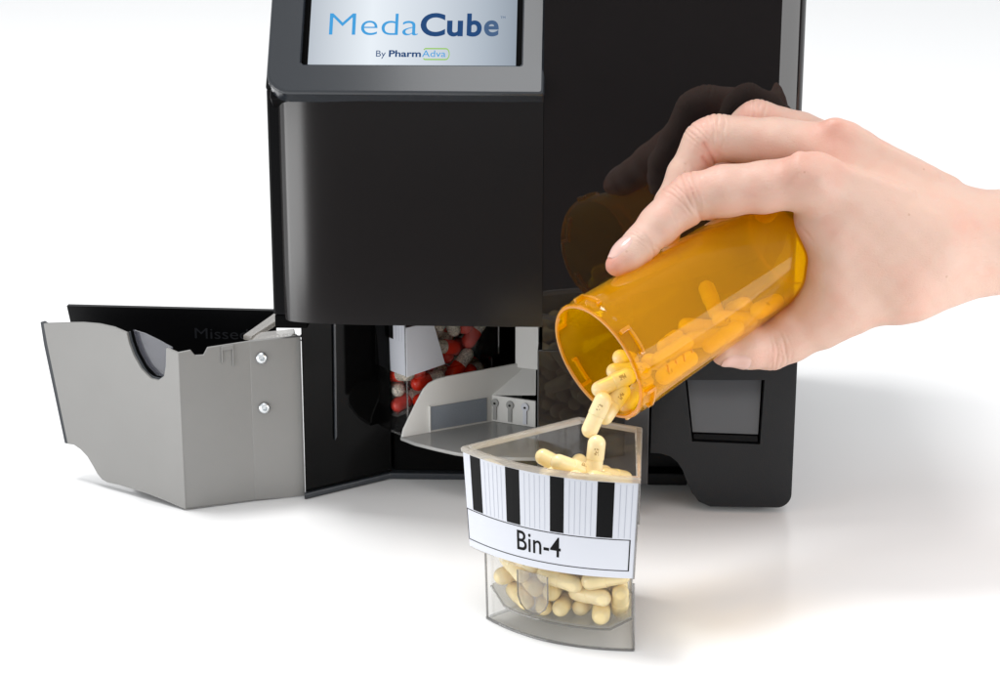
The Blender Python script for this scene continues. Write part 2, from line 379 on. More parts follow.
# front face with a window cut-out: build as ring strips between outline and hole
import itertools
bmf = bmesh.new()
ov = [bmf.verts.new((x*S, .95*S, z*S)) for x, z in out]; hv = [bmf.verts.new((x*S, .95*S, z*S)) for x, z in hole]
oe = [bmf.edges.new((ov[i], ov[(i+1) % len(ov)])) for i in range(len(ov))]; he = [bmf.edges.new((hv[i], hv[(i+1) % 4])) for i in range(4)]
bmesh.ops.triangle_fill(bmf, use_beauty=True, use_dissolve=False, edges=oe+he)
r_ = bmesh.ops.extrude_face_region(bmf, geom=list(bmf.faces))
bmesh.ops.translate(bmf, verts=[g_ for g_ in r_['geom'] if isinstance(g_, bmesh.types.BMVert)], vec=(0, 12*S, 0))
bmesh.ops.recalc_face_normals(bmf, faces=bmf.faces)
es = [e_ for e_ in bmf.edges if len(e_.link_faces) == 2 and e_.calc_face_angle(0) > R(50) and all(v_.co.y < 1*S for v_ in e_.verts) and max(v_.co.x for v_ in e_.verts) > 7.1*S and not all(any((v_.co - Vector((x*S, .95*S, z*S))).length < 1e-5 for x, z in hole) for v_ in e_.verts)]
bmesh.ops.bevel(bmf, geom=es, offset=.45*S, segments=6, profile=0.5, affect='EDGES', clamp_overlap=True)
me = bpy.data.meshes.new('dispensing_block'); bmf.to_mesh(me); bmf.free(); me.materials.append(MAT['satin'])
for p in me.polygons: p.use_smooth = True
me.set_sharp_from_angle(angle=R(32))
blk = bpy.data.objects.new('dispensing_block', me); sc.collection.objects.link(blk); blk.parent = disp
# window: recess, sill, pane
b_ = MB()
def ring(y, k): 
    cx = 10.4; cz = 5.05
    return [(cx+(x-cx)*k, y, cz+(z-cz)*k) for x, z in hole]
b_.loft([ring(.97, .999), ring(2.3, .9)], False, True)
win = b_.build('window_recess', 'satin', blk)
b_ = MB(); b_.prism([(8.66, 1.25, 6.52), (8.98, 1.15, 3.95), (12.02, 1.15, 3.88), (12.1, 1.25, 6.56)], (0, .12, 0)); b_.build('window_pane', 'windowgrey', blk)
b_ = MB(); b_.prism([(9.0, 1.05, 3.9), (9.02, 1.05, 3.62), (12.02, 1.05, 3.52), (12.0, 1.05, 3.84)], (0, .22, 0)); b_.build('window_sill', 'black', blk, bevel=.03)
# finger recess beside it
b_ = MB()
b_.plan([(6.95, 3.2), (8.9, 3.2), (8.9, 9), (6.95, 9)], .5, 1.15); b_.plan([(7.0, 3.9), (8.9, 3.9), (8.9, 9), (7.0, 9)], 1.152, 3.2)
b_.build('recess', 'black', disp, bevel=.1)

# console with screen, leaning back 35 degrees
TI = R(35); st, ct = math.sin(TI), math.cos(TI)
def con(x, s, h=0.0): return Vector((x, -.62 + s*st - h*ct, 20.05 + s*ct + h*st))
def rrect(x0, x1, s0, s1, r, n=7):
    p = []
    for (cx, cs, a0) in ((x0+r, s0+r, 180), (x1-.12, s0+.12, 270), (x1-.12, s1-.12, 0), (x0+r, s1-r, 90)):
        rad = r if cx == x0+r else .12
        for i in range(n+1):
            a = R(a0+90*i/n); p.append((cx+rad*math.cos(a), cs+rad*math.sin(a)))
    return p
o1 = rrect(-10.36, 1.97, 0, 15, 1.0)
i1 = rrect(-8.85, .95, 1.42, 13.6, .13)
def inset(pts, k, c=(-4.2, 7.5)):
    out_ = []
    for x_, s_ in pts: out_.append((x_ + (k if x_ < c[0] else -k), s_ + (k if s_ < c[1] else -k)))
    return out_
b_ = MB()
b_.loft([[con(x, s, -.9) for x, s in inset(o1, .0)], [con(x, s, -.12) for x, s in o1], [con(x, s, -.03) for x, s in inset(o1, .05)], [con(x, s, 0) for x, s in inset(o1, .14)],
         [con(x, s, 0) for x, s in inset(i1, -.06)], [con(x, s, -.05) for x, s in i1], [con(x, s, -.3) for x, s in i1]])
bez = b_.build('bezel', 'bezel', disp, smooth=True, sharp=9)
b_ = MB(); b_.prism([con(-10.3, .15, -.9), con(1.9, .15, -.9), con(1.9, 14.9, -.9), con(-10.3, 14.9, -.9)], con(0, 0, -1.6)-con(0, 0, 0))
b_.build('console_back', 'black', disp, bevel=.1)
b_ = MB(); b_.prism([con(-9.0, 1.3, -.32), con(1.1, 1.3, -.32), con(1.1, 13.7, -.32), con(-9.0, 13.7, -.32)], con(0, 0, -.2)-con(0, 0, 0))
b_.build('screen_surround', 'void', disp)
b_ = MB(); b_.prism([con(-8.58, 1.46, -.29), con(.68, 1.46, -.29), con(.68, 13.4, -.29), con(-8.58, 13.4, -.29)], con(0, 0, .04)-con(0, 0, 0))
scr = b_.build('screen', 'screen', disp)
def screen_text(txt, x0, x1, s, capmm, mat, bold=0.0, name='lettering'):
    v, f_ = text_mesh(txt, 1.0, bold)
    w = width_of(v); mn = min(p[0] for p in v)
    H_ = max(p[1] for p in text_mesh('M', 1.0, bold)[0]); k = (x1-x0)/w; kz = capmm/H_
    b2 = MB(); b2.add([con(x0+(p[0]-mn)*k, s+p[1]*kz, -.24) for p in v], f_)
    return b2.build(name, mat, scr)
screen_text('Meda', -7.71, -3.72, 2.99, 1.08, 't_blue', -0.009)
screen_text('Cu', -3.62, -1.72, 3.0, 1.1, 't_navy', 0.028)
screen_text('b', -1.55, -.88, 3.0, 1.1, 't_navy', 0.028)
screen_text('e', -.78, -.12, 3.01, 1.1, 't_slate', 0.024)
screen_text('TM', -.06, .16, 3.85, .12, 't_slate')
screen_text('By', -5.55, -5.12, 1.93, .30, 't_navy')
screen_text('Pharm', -4.98, -3.55, 1.93, .32, 't_navy', 0.025)
screen_text('Adva', -3.5, -2.45, 1.93, .32, 't_blue')
b_ = MB()
c0, c1, sy, rd = -3.42, -2.45, 2.07, .30
path = [(c0+.05, sy+rd)] + [(c1+rd*.6*math.cos(R(a)) , sy+rd*math.sin(R(a))) for a in range(90, -91, -15)] + [(c0+.05, sy-rd)] + [(c0+.05-.12*math.sin(R(a)), sy-rd*math.cos(R(a))) for a in (20, 40)]
path = [(c0+.05-.12*math.sin(R(40)), sy+rd*math.cos(R(40)))] + path
o_ = [con(x, s, -.24) for x, s in path]; i_ = []
for k in range(len(path)):
    a = Vector((*path[max(k-1, 0)], 0)); c = Vector((*path[min(k+1, len(path)-1)], 0)); t = (c-a).normalized(); nn = Vector((-t.y, t.x, 0))
    i_.append(con(path[k][0]-nn.x*.04, path[k][1]-nn.y*.065, -.24))
for k in range(len(path)-1): b_.add([o_[k], o_[k+1], i_[k+1], i_[k]], [(0, 1, 2, 3)])
b_.build('outline', 't_green', scr)

# silver side drawer, swung out
C_, L2, K_, R_ = Vector((-14.9, 88.8, 0)), Vector((-22.3, 94.0, 0)), Vector((-11.7, 90.05, 0)), Vector((-9.4, 90.7, 0))
def wl(A, B, pts, o=0.0):
    d = (B-A).normalized(); nn = Vector((d.y, -d.x, 0))
    if nn.y > 0: nn = -nn
    return [Vector(W(*(A+d*s+nn*o+Vector((0, 0, z))))) for s, z in pts], Vector(W(*(A+nn)))-Vector(W(*A))
sil = MB()
left = [(0, 7.78), (.45, 7.8), (1.1, 8.02)]
cut = [(.86, 7.0), (1.0, 6.5), (1.4, 6.22), (1.9, 6.22), (2.5, 6.6), (2.95, 7.2), (3.2, 7.75), (3.32, 8.22)]
top = [(4.2, 8.36), (5.2, 8.36), (6.3, 8.25), (7.5, 8.05), (8.6, 7.85), (9.04, 7.75)]
bot = [(8.86, 6.7), (7.85, 1.78), (7.4, 1.82), (6.95, 1.68), (6.5, 1.4), (6.15, 1.0), (5.85, .62), (5.55, .40), (5.2, .32), (4.4, .36), (3.4, .34), (2.3, .30), (1.2, .2), (0, .06)]
# the plate, with the thumb scoop as a bite out of its upper edge near the corner
plate = [(0, 7.78), (.78, 7.9), (.84, 7.2)] + cut + top + bot
pts, nn = wl(C_, L2, plate); sil.prism(pts, -nn*0.16)
pts, nn = wl(C_, K_, [(0, 7.8), (.6, 7.86), (.8, 7.58), (1.2, 7.56), (1.4, 7.9), (3.42, 8.0), (3.42, .08), (0, .06)]); sil.prism(pts, -nn*0.16)
pts, nn = wl(C_, K_, [(2.02, 7.9), (2.62, 7.93), (2.62, 6.9), (2.54, 6.9), (2.54, 7.72), (2.10, 7.70), (2.10, 7.1), (2.02, 7.1)]); sil.prism(pts, nn*0.1)
pts, nn = wl(K_, R_, [(-.05, 8.0), (2.38, 8.05), (2.38, .06), (-.05, .08)]); sil.prism([p+nn*.02 for p in pts], -nn*0.25)
dr = sil.build('drawer', 'silver', disp, bevel=.035, label='silver swung out drawer with black inside')
# screws
def screw(s, z):
    d = (R_-K_).normalized(); nn = Vector((d.y, -d.x, 0)); c = K_+d*s+nn*.06
    b2 = MB(); loops = []
    for r0, h in ((.27, 0), (.27, .05), (.235, .10), (.17, .13), (.12, .14)):
        loops.append([Vector(W(*(c+nn*h+(d*math.cos(2*math.pi*k/24)+Vector((0, 0, 1))*math.sin(2*math.pi*k/24))*r0+Vector((0, 0, z))))) for k in range(24)])
    b2.loft(loops, False, False)
    # cross slot: 4 sunken arms
    def q(a, b2_, h): return Vector(W(*(c+nn*h+d*a+Vector((0, 0, b2_+z)))))
    cr_ = [(.05, .05), (.05, .12), (-.05, .12), (-.05, .05), (-.12, .05), (-.12, -.05), (-.05, -.05), (-.05, -.12), (.05, -.12), (.05, -.05), (.12, -.05), (.12, .05)]
    ang = .5
    cr_ = [(a*math.cos(ang)-b3*math.sin(ang), a*math.sin(ang)+b3*math.cos(ang)) for a, b3 in cr_]
    circ = [(.12*math.cos(2*math.pi*k/12+ang+R(22)), .12*math.sin(2*math.pi*k/12+ang+R(22))) for k in range(12)]
    b2.loft([[q(a, b3, .14) for a, b3 in circ], [q(a, b3, .138) for a, b3 in cr_], [q(a*.8, b3*.8, .03) for a, b3 in cr_]], False, True)
    b2.build('screw', 'screwm', dr, smooth=True)
screw(.50, 7.15); screw(.55, 4.68)
# black inside of the drawer: back wall, left end, floor, clear thumb insert, rail
b_ = MB()
b_.prism([Vector(W(-21.75, 96.95, 7.85)), Vector(W(-11.2, 96.0, 7.85)), Vector(W(-11.2, 96.0, 1.9)), Vector(W(-18.2, 96.6, 1.9)), Vector(W(-21.5, 96.93, 6.3))], (0, .35, 0))
b_.plan([W(-18.0, 91.5), W(-14.9, 89.25), W(-11.6, 90.4), W(-11.2, 96.0), W(-18.2, 96.6)], 1.2, 1.5)
pts, nn = wl(C_, L2, [(3.5, 8.1), (9.0, 7.6), (8.82, 6.7), (7.82, 1.95), (7.4, 1.95), (6.9, 1.85), (6.4, 1.55), (6.0, 1.1), (5.6, .7), (1.0, .6), (1.0, 5.9), (3.5, 5.9)]); b_.prism([p-nn*.17 for p in pts], -nn*.22)
inn = b_.build('drawer_lining', 'black', dr)
pts, nn = wl(C_, L2, [(9.0, 7.74), (9.22, 7.80), (9.08, 6.7), (8.03, 1.80), (7.84, 1.80), (8.84, 6.7)]); b_ = MB(); b_.prism([p-nn*.0 for p in pts], -nn*.3); b_.build('drawer_edge', 'plinth', dr)
pts, nn = wl(C_, L2, [(x*0.97+.06, z+.06) for x, z in [(.80, 7.75)]+cut+[(3.35, 8.2), (2.6, 8.15), (1.6, 7.95)]])
b_ = MB(); b_.prism([p-nn*.42 for p in pts], -nn*.1); b_.build('thumb_insert', 'insert', dr)
pts, nn = wl(C_, L2, [(.84, 7.2)]+cut); b_ = MB(); b_.tube([p-nn*.2 for p in pts], .07, 8); b_.build('insert_rim', 'plinth', dr)
b_ = MB()
b_.plan([W(-12.2, 91.3), W(-11.75, 91.0), W(-10.3, 95.6), W(-10.9, 96.2)], 7.7, 7.95)
b_.plan([W(-11.75, 90.35), W(-9.6, 90.9), W(-9.9, 92.6), W(-11.6, 91.9)], 7.7, 7.9)
b_.build('drawer_rail', 'milky', dr, bevel=.05)
v, f_ = text_mesh('Missed Doses', 1.0, 0.0); w = width_of(v)
b_ = MB(); b_.add([Vector(W(-15.3+p[0]/w*5.6, 96.39-.39-.0934*(p[0]/w*5.6)-.04, 6.45+p[1]*.78)) for p in v], f_); b_.build('lettering', 'dimtext', dr)

# carousel: floor wedge, divider, pad, latch strip
b_ = MB()
def wp(l): return [W(*p) for p in l]
arc = [(-4.85, 91.95), (-4.1, 91.1), (-3.1, 90.35), (-2.2, 89.75), (-1.4, 89.38), (-.4, 89.1), (.6, 88.95), (1.9, 88.95)]
b_.plan(wp(arc+[(1.95, 93.4), (-.5, 94.45), (-3.42, 92.7)]), 2.44, 2.62)
car = b_.build('carousel', 'traygrey', disp, bevel=.04)
A_, B_ = Vector((-4.76, 91.9, 0)), Vector((1.2, 95.2, 0))
b_ = MB()
def fl(pts, A=A_, B=B_):
    d = (B-A).normalized(); nn = Vector((d.y, -d.x, 0))
    return [Vector(W(*(A+d*s+Vector((0, 0, z))))) for s, z in pts], Vector(W(*(A+nn)))-Vector(W(*A))
pts, nn = fl([(0, 2.6), (.1, 3.0), (.7, 4.05), (1.2, 4.85), (1.5, 5.12), (1.95, 5.28), (2.5, 5.33), (6.7, 5.42), (6.7, 2.6)])
b_.prism(pts, -nn*.12)
pts, _ = fl([(1.45, 2.63), (1.45, 4.0), (1.54, 4.0), (1.54, 2.63)]); b_.prism(pts, nn*.12)
b_.add([Vector(W(*p)) for p in [(-.62, 94.42, 3.95), (1.75, 93.3, 4.3), (1.8, 95.4, 5.5), (.9, 95.15, 5.40)]], [(0, 1, 2, 3)])
b_.build('divider', 'paleg', car, bevel=.03)
b_ = MB(); b_.plan(wp([(.75, 95.05), (1.9, 94.6), (1.95, 94.75), (.8, 95.2)]), 5.2, 9.3); b_.build('divider_post', 'paleg', car, bevel=.04)
pts, nn = fl([(1.55, 2.72), (4.68, 2.72), (4.68, 3.92), (1.55, 3.92)]); b_ = MB(); b_.prism([p+nn*.005 for p in pts], nn*.05); b_.build('pad', 'pad', car, bevel=.02)
b_ = MB(); b_.plan(wp([(-.62, 94.42), (1.75, 93.3), (1.78, 93.45), (-.55, 94.56)]), 2.63, 4.0); ls = b_.build('latch_strip', 'paleg', car, bevel=.03)
V0, V1 = Vector((-.62, 94.42, 0)), Vector((1.75, 93.3, 0)); 
for k in range(3):
    s0 = .42+k*.82
    pts, nn = fl([(s0+.2*math.cos(R(a)), 3.62+.22*math.sin(R(a))) for a in range(-60, 241, 15)] + [(s0-.1, 2.75), (s0+.1, 2.75)], V0, V1)
    b_ = MB(); b_.prism([p+nn*.004 for p in pts], nn*.07); b_.build('latch', 'traygrey' if k < 2 else 'white', car, bevel=.015)
    pts, nn = fl([(s0+.07*math.cos(R(a)), 3.60+.06*math.sin(R(a))) for a in range(0, 360, 30)], V0, V1)
    b_ = MB(); b_.prism([p+nn*.076 for p in pts], nn*.01); b_.build('latch_hole', 'ink', car)

# ------------------------------------------------------------------ removable pill bins
def arcline(ul, ur, v0, bulge, n=16):
    return [(ul+(ur-ul)*i/n, v0-bulge*(1-(2*i/n-1)**2)) for i in range(n+1)]
def ol(ul, ur, bl, br, dep, v0, bulge, z, o=0.0):
    """outline at height z; o = inward offset"""
    p = [(u, v+o) for u, v in arcline(ul+o*1.3, ur-o*1.3, v0, bulge)] + [(br-o*1.1, dep-o), (bl+o*1.1, dep-o)]
    return [(u, v, z) for u, v in p]
UP = lambda z, o=0: ol(-3.92+(7.4-z)*.055, 3.92-(7.4-z)*.055, -1.43, 1.43, 5.6, (7.4-z)*.03, .84, z, o)
LO = lambda z, o=0: ol(-2.98+(2.9-z)*.03, 3.68-(2.9-z)*-.02, -1.2, 1.25, 5.3, .16, .83, z, o)
def front(fr, z, o=0.0):
    """point on the outside of the upper front, fr 0..1 left to right, o outward"""
    a = UP(z)
    ul, ur, v0 = a[0][0], a[16][0], a[0][1]
    u = ul+(ur-ul)*fr; v = v0-.84*(1-(2*fr-1)**2)
    t = Vector((ur-ul, .84*4*(2*fr-1), 0)).normalized()
    return Vector((u, v, z)) + Vector((t.y, -t.x, 0))*o
def make_bin(name, label, group, loc, heading, labelled=True):
    root = empty(name, loc, heading - R(90))
    tag(root, label, 'pill bin', group)
    b_ = MB()
    b_.loft([LO(0.03), LO(2.9), UP(3.05), UP(7.25), UP(7.25, .12), UP(3.0, .12), LO(2.84, .12), LO(0.03, .12), LO(0.03)])
    body = b_.build('bin_body', 'clear', root, smooth=True)
    b_ = MB()   # floor with lifted ends
    F = LO(.8, .14)
    fr = F[:17]; br_, bl_ = F[17], F[18]
    lift = lambda u: max(0, (-1.9-u))*.75 + max(0, (u-2.75))*.62
    vs = []; fs = []
    for h in (0, .13):
        for p in fr: vs.append((p[0], p[1], .8+lift(p[0])+h))
        for p in fr:
            t = (p[0]-fr[0][0])/(fr[-1][0]-fr[0][0]); vs.append((bl_[0]+(br_[0]-bl_[0])*t, bl_[1], .8+lift(p[0])+h))
    for h in (0, 34):
        for i in range(16): fs.append((h+i, h+i+1, h+17+i+1, h+17+i))
    for i in range(16): fs += [(i, i+1, 34+i+1, 34+i), (17+i, 17+i+1, 51+i+1, 51+i)]
    fs += [(0, 17, 51, 34), (16, 33, 67, 50)]
    b_.add(vs, fs); b_.build('bin_floor', 'milkyfloor', root, smooth=True)
    b_ = MB()   # rolled rim
    b_.loft([UP(7.2, -.05), UP(7.36, -.06), UP(7.42, -.02), UP(7.42, .12), UP(7.34, .17), UP(7.2, .16), UP(7.2, -.05)])
    b_.build('bin_rim', 'rim', root, smooth=True)
    b_ = MB()   # foot ridge
    b_.loft([LO(0, -.04), LO(.1, -.05), LO(.12, .0), LO(.0, .0), LO(0, -.04)]); b_.build('bin_foot', 'cleargrey', root, smooth=True)
    for idx in (0, 16, 17, 18):      # added dark tubes along the corners, for the dark refraction of clear edges
        b_ = MB(); b_.tube([Vector(LO(.05)[idx]), Vector(LO(2.88)[idx])], .05, 8); b_.build('bin_corner_line', 'corner', root, smooth=True)
    b_ = MB(); b_.tube([Vector((p[0], p[1]+.02, .80+lift(p[0]))) for p in LO(.8, .1)[:17]], .045, 8); b_.build('floor_edge', 'corner', root, smooth=True)  # added dark line along the floor, in place of edge refraction
    b_ = MB(); b_.tube([Vector(p) for p in LO(.04)[:17]], .05, 8); b_.build('foot_edge', 'corner', root, smooth=True)  # same added dark line round the front of the foot
    for idx in (16, 17):
        b_ = MB(); b_.tube([Vector(UP(3.1)[idx]), Vector(UP(7.2)[idx])], .05, 8); b_.build('bin_corner_line', 'corner', root, smooth=True)  # dark refraction lines carried up the right-hand corners
    # U-shaped finger tab on the lower front
    def lf(fr_, z, o):
        a = LO(z); ul, ur, v0 = a[0][0], a[16][0], a[0][1]
        t = Vector((ur-ul, .83*4*(2*fr_-1), 0)).normalized()
        return Vector((ul+(ur-ul)*fr_, v0-.83*(1-(2*fr_-1)**2), z)) + Vector((t.y, -t.x, 0))*o
    b_ = MB()
    tab = [(.29, 2.85), (.29, 1.75), (.31, 1.42), (.35, 1.2), (.395, 1.14), (.44, 1.2), (.48, 1.42), (.50, 1.75), (.50, 2.85)]
    b_.loft([[lf(a, z, .01) for a, z in tab], [lf(a, z, .14) for a, z in tab]], True, True)
    b_.build('finger_tab', 'tabclear', root, bevel=.03)
    b_ = MB(); b_.tube([lf(a, z, .14) for a, z in tab], .035, 6); b_.build('tab_edge', 'corner', root, smooth=True)  # dark outline added so the clear tab's refracting edge reads
    # card label wrapped round the upper front
    b_ = MB(); n_ = 32; z0, z1 = 3.12, 7.18
    def patch(b2, f0, f1, za, zb, o, m_=None):
        k = max(1, int(abs(f1-f0)*32)); m_ = k
        lo_ = [front(f0+(f1-f0)*i/k, za, o) for i in range(k+1)]; hi = [front(f0+(f1-f0)*i/k, zb, o) for i in range(k+1)]
        b2.add(lo_+hi, [(i, i+1, k+1+i+1, k+1+i) for i in range(k)])
    def patch2(b2, f0, f1, za, zb, o): patch(b2, f0, f1, za, zb, o)
    bot_ = [front(.0+i/n_, z0, .02) for i in range(n_+1)]; top_ = [front(i/n_, z1, .02) for i in range(n_+1)]
    if not labelled:
        # this one's card runs on round the side
        e = UP(5.4); s_ = UP(7.18)
        A3, B3 = Vector(e[16]), Vector(e[17]); 
        b2 = MB(); pts_ = [(.0, 3.12), (2.45, 3.3), (1.7, 5.6), (.0, 5.6)]
        dd = (B3-A3).normalized(); n3 = Vector((dd.y, -dd.x, 0)); n3 = n3 if n3.x > 0 else -n3
        b2.prism([A3+dd*a+n3*.03+Vector((0, 0, z-A3.z)) for a, z in pts_], n3*.04); b2.build('label_wrap', 'white', root, bevel=.015)
    b_.loft([bot_, top_], closed=False)
    back = [front(i/n_, z0, .005) for i in range(n_+1)]; back2 = [front(i/n_, z1, .005) for i in range(n_+1)]
    b_.loft([back, back2], closed=False); b_.loft([bot_, back], closed=False); b_.loft([top_, back2], closed=False)
    lb = b_.build('label', 'white', root, smooth=True)
    b_ = MB()
    for f0, f1 in ((.052, .126), (.293, .38), (.557, .633), (.804, .886)): patch(b_, f0, f1, 4.82, 7.17, .028)
    b_.build('printed_bars', 'ink', lb)
    b_ = MB()
    for a, c in ((.126, .293), (.38, .557), (.633, .804), (.886, 1.0)):
        k = 6 if a < .8 else 4
        for i in range(1, k): 
            fr_ = a+(c-a)*i/k; patch(b_, fr_-.0014, fr_+.0014, 4.84, 7.1, .026)
    b_.build('printed_rules', 'greyline', lb)
    if labelled:
        b_ = MB(); zt, zb = 4.78, 3.42; w_ = .035
        patch(b_, .0, .975, zt-w_, zt, .028); patch(b_, .0, .975, zb, zb+w_, .028)
        patch(b_, .969, .975, zb+w_, zt-w_, .028); patch(b_, .0, .004, zb+w_, zt-w_, .028)
        b_.build('printed_box', 'ink', lb)
        v, f_ = text_mesh('Bin-4', 1.0, 0.006, spacing=1.02); w = width_of(v); mn = min(p[0] for p in v); Hc = max(p[1] for p in v)
        b_ = MB(); b_.add([front(.357+(p[0]-mn)/w*.261, 3.76+p[1]/Hc*.84, .03) for p in v], f_); b_.build('lettering', 'ink', lb)
    return root
MAT['milkyfloor'] = clear('floor_plastic', (0.85, 0.85, 0.84), (0.62, 0.62, 0.60), dfac=0.22, f0=0.04)
HB = (1.96, 74.85, 0)
HEAD4 = math.atan2(.882, .471)
bin4 = make_bin('pill_bin', 'clear wedge bin labelled Bin-4 standing in front of the dispenser', None, HB, HEAD4)
# neighbour bin still on the carousel; its right side wall runs (-4.75,92)->(0,96.4)
dv = math.atan2(4.4, 4.75); HEAD3 = dv - R(24)
u3 = Vector((math.cos(HEAD3-R(90)), math.sin(HEAD3-R(90)), 0))
o3 = Vector((-4.62, 92.25, 2.45)) - u3*3.75
bin3 = make_bin('pill_bin', 'clear wedge bin of red and grey capsules inside the dispenser bay', None, tuple(o3), HEAD3, labelled=False)

# ------------------------------------------------------------------ capsules
def capsule_profile(L0, r0, a, c, n=8, cap0=True, cap1=True):
    pass
def lathe_x(prof, nseg=18):
    b2 = MB(); loops = [[(x, max(r, 1e-4)*math.cos(2*math.pi*k/nseg), max(r, 1e-4)*math.sin(2*math.pi*k/nseg)) for k in range(nseg)] for x, r in prof]
    b2.loft(loops, True, True); return b2
def dome(x0, r, sgn, n=7): return [(x0+sgn*r*math.sin(R(90*i/n)), r*math.cos(R(90*i/n))) for i in range(n+1)]
RB, RC, HL = .345, .37, 1.0
body_prof = dome(-HL+RB, RB, -1)[::-1] + [(0.02, RB), (.10, RB)]
cap_prof = [(.0, RB*.9), (.0, RC-.006), (.012, RC)] + dome(HL-RC, RC, 1)
one = dome(-HL+RB, RB, -1)[::-1] + [(-.02, RB), (-.005, RC-.006), (.012, RC)] + dome(HL-RC, RC, 1)
proto = lathe_x(one).build('capsule', 'yellow', None, smooth=True); CAPME = proto.data; bpy.data.objects.remove(proto)
p1 = lathe_x(body_prof+[(.1, .01)]).build('capsule', 'beads', None, smooth=True); BODYME = p1.data; bpy.data.objects.remove(p1)
p1 = lathe_x(cap_prof).build('cap', 'red', None, smooth=True); REDME = p1.data; bpy.data.objects.remove(p1)
def put_capsule(M, label, group=None, two=False):
    o = bpy.data.objects.new('capsule', BODYME if two else CAPME); sc.collection.objects.link(o)
    l, q, s_ = M.decompose(); o.rotation_mode = 'QUATERNION'; o.location = l*S; o.rotation_quaternion = q
    tag(o, label, 'capsule', group)
    if two:
        c = bpy.data.objects.new('capsule_cap', REDME); sc.collection.objects.link(c); c.parent = o
    return o
